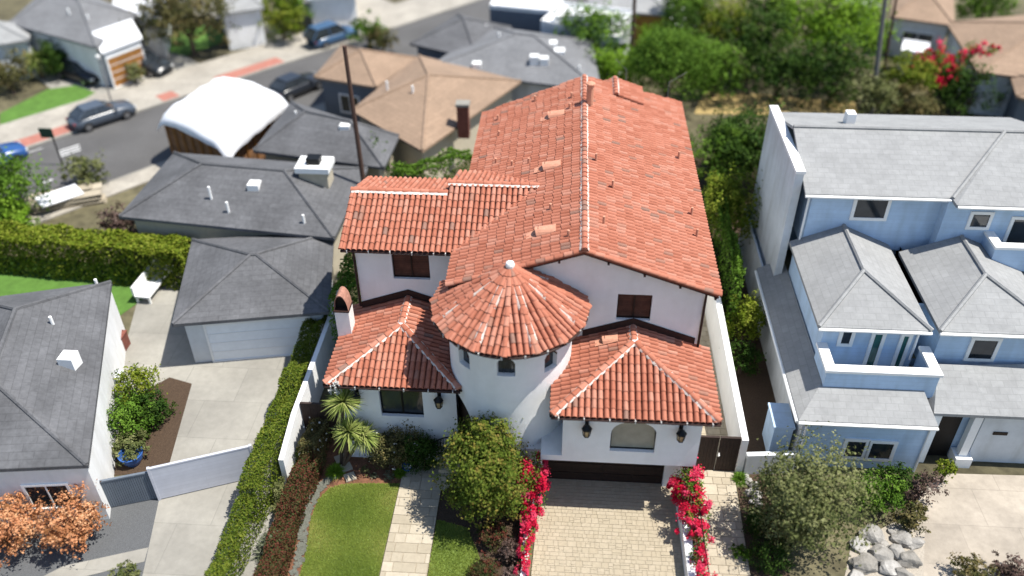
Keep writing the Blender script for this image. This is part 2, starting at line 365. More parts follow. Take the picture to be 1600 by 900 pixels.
def shrub(name, label, base, r, n, size, lm, group=None, h=None, **k):
    h = h or r * 1.1
    rr = r if isinstance(r, tuple) else (r, r)
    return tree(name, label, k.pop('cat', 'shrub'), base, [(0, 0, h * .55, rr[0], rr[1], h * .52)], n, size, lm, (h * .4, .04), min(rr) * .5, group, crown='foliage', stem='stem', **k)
def hedge(name, label, runs, n, size, lm, group=None, cat='hedge', extra=None, **k):
    """runs: (A,B,width,z0,z1)"""
    _seed[0] += 1; A = runs[0][0]; mid = (Vector(runs[0][0][:2]) + Vector(runs[-1][1][:2])) / 2; mid = Vector((mid.x, mid.y, 0)); t = thing(name, label, cat, mid, 0, group)
    L = Leaves(_seed[0]); tot = sum((Vector(r[1][:2]) - Vector(r[0][:2])).length * (r[2] + r[4]) for r in runs)
    st = MB()
    for r in runs:
        ln = (Vector(r[1][:2]) - Vector(r[0][:2])).length
        L.boxy(r[0], r[1], r[2], r[3], r[4], int(n * ln * (r[2] + r[4]) / tot), size, **k)
        for i in range(max(2, int(ln / 1.1))):
            p = Vector((r[0][0], r[0][1], 0)).lerp(Vector((r[1][0], r[1][1], 0)), (i + .5) / max(2, int(ln / 1.1)))
            st = MB(); st.tube([p + Vector((0, 0, -.02)), p + Vector((.05, 0, r[4] * .5)), p + Vector((-.05, .05, r[4] * .85))], .035, .012, 5); st.build('stem', W['stem'], t).location = -mid
    L.build('foliage', LM[lm], t).location = -mid
    if extra:
        for (nm, lm2, n2, s2) in extra:
            L2 = Leaves(_seed[0] + 500)
            for r in runs: L2.boxy(r[0], r[1], r[2] * 1.05, r[4] * .6, r[4] * 1.06, int(n2 / len(runs)), s2, .9)
            L2.build(nm, LM[lm2], t).location = -mid
    return t
# ------------------------------------------------------------------ the tiled house
def clip(poly, hp):        # poly: list of (u, v, h); hp: half planes a*u+b*v<=c
    for a, b, c in hp:
        out = []; n = len(poly)
        for i in range(n):
            p, q = poly[i], poly[(i + 1) % n]; dp = a * p[0] + b * p[1] - c; dq = a * q[0] + b * q[1] - c
            if dp <= 0: out.append(p)
            if (dp < 0 < dq) or (dq < 0 < dp):
                t = dp / (dp - dq); out.append(tuple(p[k] + (q[k] - p[k]) * t for k in range(3)))
        poly = out
        if len(poly) < 3: return None
    return poly
def tiles(mb, pts, sp=.222, row=.37, nseg=6, over=.07, jit=.03, seed=1, center=True):
    """barrel tiles over a convex roof face; pts[0]->pts[1] is the eave"""
    q = random.Random(seed); P = [Vector(p) for p in pts]; O = P[0]; U = (P[1] - P[0]).normalized()
    N = Vector((0, 0, 0))
    for i in range(len(P)): N += (P[i]).cross(P[(i + 1) % len(P)])
    N.normalize()
    if N.z < 0: N = -N
    V = N.cross(U).normalized()
    uv = [((p - O).dot(U), (p - O).dot(V)) for p in P]
    ar = sum(uv[i][0] * uv[(i + 1) % len(uv)][1] - uv[(i + 1) % len(uv)][0] * uv[i][1] for i in range(len(uv)))
    hp = []
    for i in range(len(uv)):
        (a0, b0), (a1, b1) = uv[i], uv[(i + 1) % len(uv)]; dx, dy = a1 - a0, b1 - b0; L = math.hypot(dx, dy)
        if L < 1e-4: continue
        nx, ny = dy / L, -dx / L
        if ar < 0: nx, ny = -nx, -ny
        c = nx * a0 + ny * b0
        if i == 0: c += over
        hp.append((nx, ny, c))
    u0, u1 = min(a for a, b in uv), max(a for a, b in uv); v1 = max(b for a, b in uv)
    nc = max(1, round((u1 - u0) / sp)); sp2 = (u1 - u0) / nc; r = sp2 * .435
    for k in range(nc):
        uc = u0 + (k + .5) * sp2; off = q.uniform(-jit, jit); j = 0; v = -over - .001 + off * .3
        while v < v1:
            ve = v + row + (off if j == 0 else 0); d = q.uniform(-.006, .006); lift = q.uniform(0, .008); tt = q.random()
            rl, ru = r * 1.0, r * .9; prev = None
            for i in range(nseg + 1):
                a = pi * i / nseg; cu, hu = -cos(a), sin(a)
                cur = ((uc + d + cu * rl, v, hu * rl * 1.18 + .012 + lift), (uc - d + cu * ru, ve + .05, hu * ru * 1.15 - .004))
                if prev:
                    pg = [prev[0], cur[0], cur[1], prev[1]]
                    pg = clip(pg, hp)
                    if pg: mb.face([O + U * x + V * y + N * z for x, y, z in pg], tt)
                prev = cur
            v = ve; j += 1
def caps(mb, p0, p1, r=.125, row=.36, seed=1, lift=.05, mortar=None, mw=.165):
    q = random.Random(seed); p0, p1 = Vector(p0), Vector(p1); d = (p1 - p0); L = d.length; d.normalize()
    s_ = d.cross(Vector((0, 0, 1))).normalized(); n = s_.cross(d).normalized(); k = max(1, round(L / row)); rw = L / k
    for i in range(k):
        a0, a1 = i * rw - .03, (i + 1) * rw + .02; tt = q.random(); pr = None; j = q.uniform(-.012, .012)
        for g in range(8):
            a = pi * 1.08 * g / 7 - pi * .04
            c0 = p0 + d * a0 + s_ * (-cos(a) * r + j) + n * (sin(a) * r * .85 + lift + .03); c1 = p0 + d * a1 + s_ * (-cos(a) * r * .88 - j) + n * (sin(a) * r * .8 * .9 + lift + .005)
            if pr: mb.face([pr[0], c0, c1, pr[1]], tt)
            pr = (c0, c1)
        # closed lower end
        mb.face([p0 + d * a0 + s_ * (-cos(pi * g / 7) * r + j) + n * (sin(pi * g / 7) * r * .85 + lift + .03) for g in range(8)], tt)
    if mortar is not None:
        segs = max(2, int(L / .3)); pr = None
        for i in range(segs + 1):
            f = i / segs; wob = q.uniform(.85, 1.1); c = p0.lerp(p1, f)
            cur = [c - s_ * (mw * wob) + n * (lift - .02), c - s_ * .11 + n * (lift + .045), c + s_ * .11 + n * (lift + .045), c + s_ * (mw * q.uniform(.85, 1.1)) + n * (lift - .02)]
            if pr:
                for a in range(3): mortar.face([pr[a], cur[a], cur[a + 1], pr[a + 1]])
            pr = cur
BASE = Vector((0.8, 30.0, 0))
house = thing('spanish_house', 'white stucco house with red barrel tile roofs and a round cone-topped tower', 'house', BASE)
def part(mb, name, m, parent=None, label=None, **k):
    o = mb.build(name, m, parent or house, **k)
    if not parent: o.location = -BASE
    if label: o['label'] = label
    return o
SL = .352                      # roof slope
def deck(mb, pts, th=.14, drop=.035): mb.prism([Vector(p) - Vector((0, 0, drop)) for p in pts], (0, 0, -th))
def roof(name_label, faces, seed, ridge=(), hips=(), gutters=(), mbx=None, mw=.165):
    t = MB(); dk = MB()
    for i, f in enumerate(faces): tiles(t, f, seed=seed + i); deck(dk, f)
    if mbx: mbx(t)
    o = part(t, 'roof', W['tile'], label=name_label)
    part(dk, 'roof_deck', W['deck'], o)
    c = MB(); mo = MB()
    for i, (a, b) in enumerate(list(ridge) + list(hips)): caps(c, a, b, seed=seed + 50 + i, mortar=mo, mw=mw)
    if c.f: part(c, 'ridge_cap', W['tile'], o); part(mo, 'mortar', W['mortar'], o)
    g = MB()
    for a, b in gutters:
        a, b = Vector(a), Vector(b); g.tube([a, b], .055, n=6)
        n_ = int((b - a).length / .9)
        for i in range(n_ + 1):
            p = a.lerp(b, (i + .3) / (n_ + .6)); g.box(p.x - .02, p.x + .02, p.y - .07, p.y + .07, p.z - .05, p.z + .075, mi=1)
    if g.f: part(g, 'gutter', [W['fascia'], W['gutter']], o)
    return o
# --- walls
wl = MB()
def wall_y(mb, y, outer, holes, depth=.22, flip=False):
    """wall facing -Y in plane y with reveals running back"""
    mb.holed(outer, holes, lambda a, b: Vector((a, y, b)))
    for h in holes:
        n = len(h)
        for i in range(n):
            a, b = h[i], h[(i + 1) % n]
            mb.face([(a[0], y, a[1]), (b[0], y, b[1]), (b[0], y + depth, b[1]), (a[0], y + depth, a[1])])
def rect(x0, x1, z0, z1): return [(x0, z0), (x1, z0), (x1, z1), (x0, z1)]
def arch(x0, x1, z0, zs, z1, n=14):     # springing zs, crown z1
    c, rx, rz = (x0 + x1) / 2, (x1 - x0) / 2, z1 - zs
    return [(x0, z0), (x1, z0)] + [(c + rx * cos(pi * i / n), zs + rz * sin(pi * i / n) ** .85) for i in range(n + 1)]
GX0, GX1, GY, GT = -3.75, 5.30, 25.40, 7.83
gw = rect(2.14, 3.42, 6.33, 7.54)
wall_y(wl, GY, [(GX0, 0), (GX1, 0), (GX1, GT), (.8, 9.45), (GX0, GT)], [gw])
yb = 39.7
wl.face([(GX1, GY, 0), (GX1, yb, 0), (GX1, yb, GT), (GX1, GY, GT)]); wl.face([(GX0, yb, 0), (GX0, GY, 0), (GX0, GY, GT), (GX0, yb, GT)])
wl.face([(GX1, yb, 0), (GX0, yb, 0), (GX0, yb, GT), (.8, yb, 9.45), (GX1, yb, GT)])
# upper left wing
uw = rect(-6.75, -5.25, 6.33, 7.52); UX, UY = -8.2, 27.5
wall_y(wl, UY, rect(UX, GX0, 0, 7.9), [uw])
wl.face([(UX, 32.1, 0), (UX, UY, 0), (UX, UY, 7.9), (UX, 29.9, 8.65), (UX, 32.1, 7.9)]); wl.face([(GX0, 32.1, 0), (UX, 32.1, 0), (UX, 32.1, 7.9), (GX0, 32.1, 7.9)])
# lower left wing
LX0, LX1, LY = -8.38, -3.86, 23.55
lw = arch(-6.86, -5.17, 2.5, 3.85, 4.2)
ln = 4.42
wall_y(wl, LY, rect(LX0, LX1, 0, ln), [lw], .25)
wl.face([(LX0, 28.0, 0), (LX0, LY, 0), (LX0, LY, ln), (LX0, 28.0, ln)]); wl.face([(UX, 28.0, 0), (LX0, 28.0, 0), (LX0, 28.0, ln), (UX, 28.0, ln)])
# room over the garage
RX0, RX1, RY = .27, 5.27, 21.93
rw = arch(2.03, 3.68, 2.86, 3.75, 4.42)
wall_y(wl, RY, rect(-.52, RX1, 2.2, 2.48), []); wall_y(wl, RY, rect(RX0, RX1, 2.48, 4.93), [rw], .25)
wl.face([(RX1, RY, 2.2), (RX1, GY, 2.2), (RX1, GY, 4.93), (RX1, RY, 4.93)]); wl.face([(RX0, GY, 2.48), (RX0, RY, 2.48), (RX0, RY, 4.93), (RX0, GY, 4.93)])
wl.face([(-.52, RY, 2.48), (RX0, RY, 2.48), (RX0, 23.6, 2.48), (-.52, 23.6, 2.48)]); wl.face([(-.52, RY, 2.2), (-.52, RY, 2.48), (-.52, 23.6, 2.48), (-.52, 23.6, 2.2)])
wl.face([(-.52, RY, 2.2), (-.52, 22.9, 2.2), (RX1, 22.9, 2.2), (RX1, RY, 2.2)])
# garage recess: pier right, cheek left, back wall sides
wl.box(4.30, RX1, 22.72, GY, 0, 2.2); wl.box(-1.1, -.52, 22.45, 25, 0, 2.198)
wall = part(wl, 'wall', W['stucco'])
# --- tower
TX, TY, TR, TZ = -1.82, 24.72, 2.32, 7.40
tw = MB(); step = radians(2.5)
WIN = [(radians(-90), .33, 5.95, 6.45, 6.80), (radians(-133), .30, 5.80, 6.36, 6.68), (radians(-47), .30, 5.80, 6.36, 6.68)]
DOOR = (radians(-150), 1.08, 0.9, 2.4, 4.0)
def hole(th):
    r_ = []
    for c, hw, z0, zs, z1 in [DOOR] + WIN:
        s_ = (th - c) * TR
        r_.append((z0, zs + (z1 - zs) * math.sqrt(max(0, 1 - (s_ / hw) ** 2))) if abs(s_) <= hw + 1e-6 else None)
    return r_
ths = sorted(set([round(-pi + i * step, 5) for i in range(int(2 * pi / step) + 1)] + [round(c + s_ * hw / TR, 5) for c, hw, *_ in WIN + [DOOR] for s_ in (-1, -.95, -.8, -.5, 0, .5, .8, .95, 1)]))
def tp(th, z, r=TR): return Vector((TX + r * cos(th), TY + r * sin(th), z))
for a, b in zip(ths, ths[1:]):
    mids, has, hbs = hole((a + b) / 2), hole(a), hole(b); za = zb_ = 0; ri = TR - .25
    for mid, ha, hb in zip(mids, has, hbs):
        if not mid: continue
        ha, hb = ha or mid, hb or mid
        tw.face([tp(a, za), tp(b, zb_), tp(b, hb[0]), tp(a, ha[0])])
        tw.face([tp(a, ha[0]), tp(b, hb[0]), tp(b, hb[0], ri), tp(a, ha[0], ri)]); tw.face([tp(b, hb[1]), tp(a, ha[1]), tp(a, ha[1], ri), tp(b, hb[1], ri)])
        za, zb_ = ha[1], hb[1]
    tw.face([tp(a, za), tp(b, zb_), tp(b, TZ), tp(a, TZ)])
for c, hw, z0, zs, z1 in WIN + [DOOR]:
    for s_ in (-1, 1):
        a = c + s_ * hw / TR; tw.face([tp(a, z0), tp(a, zs), tp(a, zs, TR - .25), tp(a, z0, TR - .25)])
tower = part(tw, 'tower', W['stucco'])
def cyl_panel(c, hw, z0, zs, z1, r, m, name, parent, frame=None):
    p = MB(); n = 10
    for i in range(n):
        s0, s1 = -1 + 2 * i / n, -1 + 2 * (i + 1) / n
        f = lambda s_: zs + (z1 - zs) * math.sqrt(max(0, 1 - s_ * s_))
        a, b = c + s0 * hw / TR, c + s1 * hw / TR; p.face([tp(a, z0, r), tp(b, z0, r), tp(b, f(s1), r), tp(a, f(s0), r)])
    o = part(p, name, m, parent)
    if frame:
        fr = MB(); pts = [tp(c - hw / TR, z0, r + .02), tp(c - hw / TR, zs, r + .02)] + [tp(c + cos(pi * (1 - i / 10)) * hw / TR, zs + (z1 - zs) * sin(pi * i / 10), r + .02) for i in range(1, 10)] + [tp(c + hw / TR, zs, r + .02), tp(c + hw / TR, z0, r + .02), tp(c - hw / TR, z0, r + .02)]
        fr.tube(pts, .035, n=5); fr.tube([tp(c, z0, r + .02), tp(c, z1, r + .02)], .025, n=5); part(fr, 'frame', frame, o)
    return o
for d in WIN:
    o = cyl_panel(*d, TR - .2, W['glass'], 'window', tower, None)
    o['label'] = 'small arched tower window'
dr = cyl_panel(*DOOR, TR - .2, W['darkwood'], 'door', None, None)
# --- flat windows
def flat_window(hole_, y, m, frame, sill=False, bars=(1, 0), label=None, parent=None):
    p = MB(); p.holed(hole_, [], lambda a, b: Vector((a, y, b))); o = part(p, 'window', m, parent, label)
    f = MB(); n = len(hole_); f.tube([(a, y - .02, b) for a, b in hole_ + [hole_[0]]], .045, n=4, cap=False)
    xs = [a for a, b in hole_]; zs = [b for a, b in hole_]
    for i in range(bars[0]): x = min(xs) + (max(xs) - min(xs)) * (i + 1) / (bars[0] + 1); f.box(x - .03, x + .03, y - .05, y - .005, min(zs), max(zs) - .02)
    for i in range(bars[1]): z = min(zs) + (max(zs) - min(zs)) * (i + 1) / (bars[1] + 1); f.box(min(xs), max(xs), y - .045, y - .006, z - .025, z + .025)
    part(f, 'frame', frame, o); return o
flat_window(gw, GY + .18, W['shutter'], W['darkwood'], label='brown shuttered gable window')
flat_window(uw, UY + .18, W['shutter'], W['darkwood'], label='brown shuttered window of the upper left wing')
flat_window(lw, LY + .20, W['glass'], W['iron'], label='dark arched window behind the flowering shrubs')
flat_window(rw, RY + .20, W['curtain'], W['iron'], bars=(0, 0), label='arched window with beige blind above the garage')
# raised plaster surround of the left arched window
# --- garage door
gd = MB(); gd.box(-.5, 4.29, 22.88, 22.95, 0, 2.2); gdo = part(gd, 'garage_door', W['darkwood'])
gp = MB()
for i in range(4):
    for j in range(4): gp.box(-.42 + j * 1.18, .66 + j * 1.18, 22.855, 22.879, .08 + i * .53, .5 + i * .53)
part(gp, 'panel', W['darkwood'], gdo)
# --- roofs
Hf = 4.95; ez, rz = 8.0, 8.0 + Hf * SL; cx = .80; VF, VB = 25.02, 40.0
L3 = lambda x, y, z: (x, y, z)
fR = [(cx + Hf, VF, ez), (cx + Hf, VB + 1.2, ez), (cx, VB + .1, rz), (cx, VF, rz)]
fL = [(cx - Hf, VB - .6, ez), (cx - Hf, VF, ez), (cx, VF, rz), (cx, VB + .1, rz)]
rear = [(cx + 1.0, 38.2, rz - .36), (cx + 1.0, VB + .35, rz - .36), (cx + 1.0, VB + .35, rz - .36)]
def verge(t):
    for sx in (-1, 1):          # barrel row covering the sloping front edge
        caps(t, (cx + sx * (Hf + .02), VF - .03, ez - .02), (cx, VF - .03, rz - .02), r=.11, seed=71 + sx, lift=.0)
main = roof('long main gable roof', [fR, fL], 1, ridge=[((cx, VF - .12, rz + .01), (cx, VB + .1, rz + .01))], gutters=[((cx + Hf + .06, VF, ez - .09), (cx + Hf + .06, VB + 1.2, ez - .09))], mbx=verge, mw=.168)
rt = MB()
for k in (1, 5, 9, 13):
    for sx in (-1, 1):
        x = cx + sx * (.55 + k * .33); z = rz - abs(x - cx) * SL - .27; rt = MB(); rt.box(x - .04, x + .04, VF - .02, GY, z - .05, z + .06); part(rt, 'rafter_end', W['fascia'], main)

fb = MB()
for sx in (-1, 1): fb.prism([(cx, VF + .03, rz - .13), (cx + sx * Hf, VF + .03, ez - .13), (cx + sx * Hf, VF + .03, ez - .25), (cx, VF + .03, rz - .25)], (0, .05, 0))
part(fb, 'barge_board', W['fascia'], main)
# small rear gable rising behind the ridge end
rx = 2.36; rz2 = rz - .42
fr1 = [(rx + 1.3, 39.0, rz2 - 1.3 * SL), (rx + 1.3, 41.0, rz2 - 1.3 * SL), (rx, 41.0, rz2), (rx, 39.0, rz2)]
fr2 = [(rx - .9, 41.0, rz2 - .9 * SL), (rx - .9, 39.0, rz2 - .9 * SL), (rx, 39.0, rz2), (rx, 41.0, rz2)]
roof('small rear gable beside the ridge end', [fr1, fr2], 160, ridge=[((rx, 38.95, rz2), (rx, 41.0, rz2))])
# upper left wing: one slope to the front, two ridge heights
ux0, ux1 = -8.62, -4.7; ue = 27.08; z8 = 8.0
def wing(x0, x1, x1b, ry, by, sd, lb):
    zr = z8 + (ry - ue) * SL; zb = zr - (by - ry) * SL
    f1 = [(x0, ue, z8), (x1, ue, z8), (x1b, ry, zr), (x0, ry, zr)]
    f2 = [(x1b, by, zb), (x0, by, zb), (x0, ry, zr), (x1b, ry, zr)]
    return roof(lb, [f1, f2], sd, ridge=[((x0 - .03, ry, zr), (x1b, ry, zr))], gutters=[((x0, ue - .05, z8 - .08), (x1, ue - .05, z8 - .08))], mw=.2), zr
wing(ux0, ux1, ux1, 29.85, 32.5, 200, 'roof of the upper left wing')
wing(ux1 + .005, -3.6, -1.0, 30.35, 32.9, 240, 'raised roof piece joining the upper left wing to the main roof')
vg = MB(); caps(vg, (ux0 + .02, ue - .02, z8 - .01), (ux0 + .02, 29.85, z8 + 2.77 * SL - .01), r=.11, seed=9, lift=0); caps(vg, (ux0 + .02, 32.5, z8 + .03), (ux0 + .02, 29.85, z8 + 2.77 * SL - .01), r=.11, seed=10, lift=0)
part(vg, 'verge_cap', W['tile'])
# lower left wing hip
def hip(x0, x1, yf, ye, z, sd, lb, yback):
    xm = (x0 + x1) / 2; hw = (x1 - x0) / 2; zr = z + hw * SL; ya = yf + hw
    f = [(x0, yf, z), (x1, yf, z), (xm, ya, zr)]
    r_ = [(x1, yf, z), (x1, ye, z), (xm, ye, zr), (xm, ya, zr)]
    l_ = [(x0, ye, z), (x0, yf, z), (xm, ya, zr), (xm, ye, zr)]
    o = roof(lb, [f, r_, l_], sd, ridge=[((xm, ya, zr), (xm, yback, zr))], hips=[((x0, yf, z + .02), (xm, ya, zr + .01)), ((x1, yf, z + .02), (xm, ya, zr + .01))], gutters=[((x0 - .05, yf - .07, z - .08), (x1 + .05, yf - .07, z - .08)), ((x1 + .06, yf, z - .08), (x1 + .06, ye, z - .08)), ((x0 - .06, yf, z - .08), (x0 - .06, ye, z - .08))])
    k = MB(); k.lathe((xm, ya, zr + .06), [(.15, -.03), (.13, .05), (.08, .09), (.02, .1)], 10); part(k, 'mortar_knob', W['trim'], o)
    return o, xm, ya, zr
lo, lxm, lya, lzr = hip(-8.75, -3.66, 23.14, 27.9, 4.5, 300, 'hipped roof of the low left wing', 27.48)
go, gxm, gya, gzr = hip(-.12, 5.72, 21.53, 25.5, 5.0, 340, 'hipped roof over the garage room', 25.38)
# flashing boards where the low roofs meet the walls
fl = MB()
for (xa, xm_, xb, zr_, ze, y) in ((UX, lxm, GX0 - .1, lzr, lzr - 2.1 * SL, UY), (.9, gxm, 5.2, gzr, gzr - 2.1 * SL, GY)):
    for x_ in (xa, xb):
        z0 = zr_ - abs(x_ - xm_) * SL
        fl = MB(); fl.prism([(x_, y - .02, z0 + .1), (xm_, y - .02, zr_ + .1), (xm_, y - .02, zr_ + .42), (x_, y - .02, z0 + .40)], (0, -.03, 0)); part(fl, 'wall_flashing', W['fascia'])

# cone
RR = 2.84; CZ = TZ; AZ = 9.06; NF = 16; ct = MB(); cd = MB(); cc = MB(); cm = MB()
rim = [Vector((TX + RR * cos(-pi / 2 + 2 * pi * i / NF), TY + RR * sin(-pi / 2 + 2 * pi * i / NF), CZ)) for i in range(NF)]; ap = Vector((TX, TY, AZ))
for i in range(NF):
    a, b = rim[i], rim[(i + 1) % NF]; tiles(ct, [a, b, ap], sp=.225, row=.36, seed=400 + i, jit=.08); deck(cd, [a, b, ap], .1)
    caps(cc, a + (a - ap).normalized() * .06, ap, r=.105, row=.37, seed=430 + i, lift=.035, mortar=cm if i % 2 else None, mw=.16)
    if i % 2 == 0:
        p = a.lerp(b, .5)
cone = part(ct, 'roof', W['tile'], label='conical tiled tower roof'); part(cd, 'roof_deck', W['deck'], cone); part(cc, 'ridge_cap', W['tile'], cone); part(cm, 'mortar', W['mortar'], cone)
fin = MB(); fin.lathe((TX, TY, AZ + .05), [(.15, -.03), (.165, .05), (.165, .11), (.14, .18), (.08, .22), (.02, .235)], 12); part(fin, 'finial', W['trim'], cone)
cg = MB(); cg.tube([Vector((TX + (RR + .03) * cos(t), TY + (RR + .03) * sin(t), CZ - .1)) for t in [2 * pi * i / 48 for i in range(49)]], .05, n=6, cap=False)
for i in range(22):
    t = 2 * pi * (i + .37) / 22; p = Vector((TX + (RR + .04) * cos(t), TY + (RR + .04) * sin(t), CZ - .1)); cg.box(p.x - .03, p.x + .03, p.y - .04, p.y + .04, p.z - .06, p.z + .08, mi=1)
part(cg, 'gutter', [W['fascia'], W['gutter']], cone)
# --- chimney
ch = MB(); x0, x1, y0, y1 = -8.86, -8.30, 25.83, 26.5; zc = 5.82
ch.box(x0, x1, y0, y1, 0, zc); ch.box(x0 - .03, x1 + .03, y0 - .03, y1 + .03, zc, zc + .06, mi=1)
cho = part(ch, 'chimney', [W['stucco'], W['fascia']])
cc2 = MB(); xm = (x0 + x1) / 2; n = 12
def ogive(f):  # pointed arch profile 0..1 around
    return (xm + (x1 - x0) * .5 * cos(pi * f) * (1 - .12 * sin(pi * f)), zc + .06 + .74 * sin(pi * f) ** .8)
pr = None
for i in range(n + 1):
    a, z = ogive(i / n); cur = (Vector((a, y0 + .02, z)), Vector((a, y1 - .02, z)))
    if pr: cc2.face([pr[0], cur[0], cur[1], pr[1]]); cc2.face([pr[0] - Vector((0, 0, .05)), pr[1] - Vector((0, 0, .05)), cur[1] - Vector((0, 0, .05)), cur[0] - Vector((0, 0, .05))]); cc2.face([pr[0], pr[0] - Vector((0, 0, .05)), cur[0] - Vector((0, 0, .05)), cur[0]])
    pr = cur
part(cc2, 'chimney_cap', W['oldclay'], cho)
cb = MB(); cb.prism([(ogive(i / n)[0] * .96 + xm * .04, y0 + .22, ogive(i / n)[1] - .08) for i in range(n + 1)], (0, .05, 0)); part(cb, 'cap_shade_panel', W['iron'], cho)  # black panel stands in for the shade inside the cap
# --- lanterns
def lantern(x, y, z):
    m = MB(); m.box(x - .07, x + .07, y - .03, y, z - .12, z + .2); m.tube([(x, y - .02, z + .15), (x, y - .2, z + .3), (x, y - .26, z + .18)], .022, n=6)
    m.lathe((x, y - .26, z - .38), [(.03, -.08), (.10, -.02), (.13, .02)], 6); m.lathe((x, y - .26, z - .02), [(.20, 0), (.18, .05), (.06, .17), (.03, .23)], 6)
    for k in range(6):
        a = pi / 3 * k; m.tube([(x + .12 * cos(a), y - .26 + .12 * sin(a), z - .37), (x + .165 * cos(a), y - .26 + .165 * sin(a), z - .01)], .014, n=4)
    o = part(m, 'wall_lantern', W['iron']); g = MB(); g.lathe((x, y - .26, z - .36), [(.10, 0), (.145, .34)], 6); part(g, 'lantern_glass', W['amber'], o)
for p in ((1.13, RY, 4.25), (4.51, RY, 4.22), (-4.5, LY, 3.75), (-7.7, LY, 3.75)): lantern(*p)
# --- roof vents and pipes
def vent(p, ax, n, s_=1.0):     # half barrel dormer opening towards down-slope direction ax
    m = MB(); ax = Vector(ax).normalized(); n = Vector(n).normalized(); sd = n.cross(ax); p = Vector(p)
    pr = None; k = 8
    for i in range(k + 1):
        a = pi * i / k; r0, r1 = .22 * s_, .21 * s_
        c0 = p + ax * .28 * s_ + sd * (-cos(a) * r0) + n * (sin(a) * r0 * 1.1 + .05); c1 = p - ax * .3 * s_ + sd * (-cos(a) * r1) + n * (sin(a) * r1 * .45 + .08)
        if pr: m.face([pr[0], c0, c1, pr[1]]); m.face([pr[0] * .98 + p * .02, pr[1] * .98 + p * .02, c1 * .98 + p * .02, c0 * .98 + p * .02])
        pr = (c0, c1)
    m.prism([p + ax * .62 * s_ - sd * .22 + n * .09, p + ax * .62 * s_ + sd * .22 + n * .09, p - ax * .3 * s_ + sd * .26 + n * .14, p - ax * .3 * s_ - sd * .26 + n * .14], n * .012)
    part(m, 'vent', W['clay'], main)
    d = MB(); d.prism([p + ax * .2 * s_ + sd * (-cos(pi * i / k) * .2 * s_) + n * (sin(pi * i / k) * .22 * s_ + .06) for i in range(k + 1)], -ax * .02); part(d, 'vent_opening', W['fascia'], main)
nL = Vector((-SL, 0, 1)).normalized(); dL = Vector((-1, 0, -SL)).normalized(); nR = Vector((SL, 0, 1)).normalized(); dR = Vector((1, 0, -SL)).normalized()
def onL(u, v):      # photo pixel to main left slope plane
    r = ray(u, v); C = Vector((0, 0, H)); P0 = Vector((cx, 30, rz)); t = (P0 - C).dot(nL) / r.dot(nL); return C + r * t
def onR(u, v):
    r = ray(u, v); C = Vector((0, 0, H)); P0 = Vector((cx, 30, rz)); t = (P0 - C).dot(nR) / r.dot(nR); return C + r * t
for q in ((871, 182), (864, 262), (855, 364)): vent(onL(*q), dL, nL, 1.3)
pp = MB()
for q in ((836, 160), (778, 190), (893, 155), (890, 172), (860, 330), (888, 372), (826, 258), (800, 262), (775, 258), (780, 215)):
    p = onL(*q); pp = MB(); pp.tube([p, p + Vector((0, 0, .34))], .055, n=8); part(pp, 'vent_pipe', W['clay'], main)
for q in ((931, 254), (957, 296), (1080, 338), (1088, 372), (943, 353), (1060, 250)):
    p = onR(*q); pp = MB(); pp.tube([p, p + Vector((0, 0, .42))], .05, n=8); part(pp, 'vent_pipe', W['clay'], main)
fp = MB(); p = onR(921, 166); fp.tube([p, p + Vector((0, 0, 1.05))], .16, n=10); fp.lathe(p + Vector((0, 0, 1.05)), [(.17, 0), (.23, .05), (.22, .09), (.1, .15)], 10); part(fp, 'flue_pipe', W['clay'], main)
# vent on the garage roof's left slope
def onP(u, v, P0, n): r = ray(u, v); C = Vector((0, 0, H)); return C + r * ((Vector(P0) - C).dot(n) / r.dot(n))
m_ = main; main = go; vent(onP(955, 533, (gxm, gya, gzr), nL), dL, nL, 1.0); main = m_
# downpipes
dp = MB(); dp.tube([(UX - .05, UY - .06, 7.85), (UX - .05, UY - .06, 4.9)], .05, n=6); part(dp, 'downpipe', W['fascia']); dp = MB(); dp.tube([(GX1 + .05, GY - .06, 7.75), (GX1 + .05, GY - .06, 5.1)], .05, n=6); part(dp, 'downpipe', W['fascia'])
# entry stair rail
er = MB(); a = Vector((-4.75, 23.1, .7)); b = Vector((-3.75, 22.75, 1.35))
pts = [a.lerp(b, i / 8) + Vector((0, 0, .95 + .12 * sin(pi * i / 8))) for i in range(9)]; er.tube(pts, .03, n=6); er.tube([p - Vector((0, 0, .8)) for p in pts], .02, n=6)
for i, p in enumerate(pts): er.tube([p, p - Vector((0, 0, .95))], .014, n=5)
for i in range(0, 8, 2):
    c = (pts[i] + pts[i + 1]) / 2 - Vector((0, 0, .4)); er.tube([c + Vector((.1 * cos(t), -.03 * cos(t), .16 * sin(t))) for t in [2 * pi * j / 10 for j in range(11)]], .013, n=4)
part(er, 'stair_railing', W['iron'])
st = MB()
for i in range(5): st.box(-4.6 + .0, -3.2, 22.2 + i * .22, 23.2, 0, .17 * (i + 1), tint=.4)
part(st, 'entry_step', W['slab'])
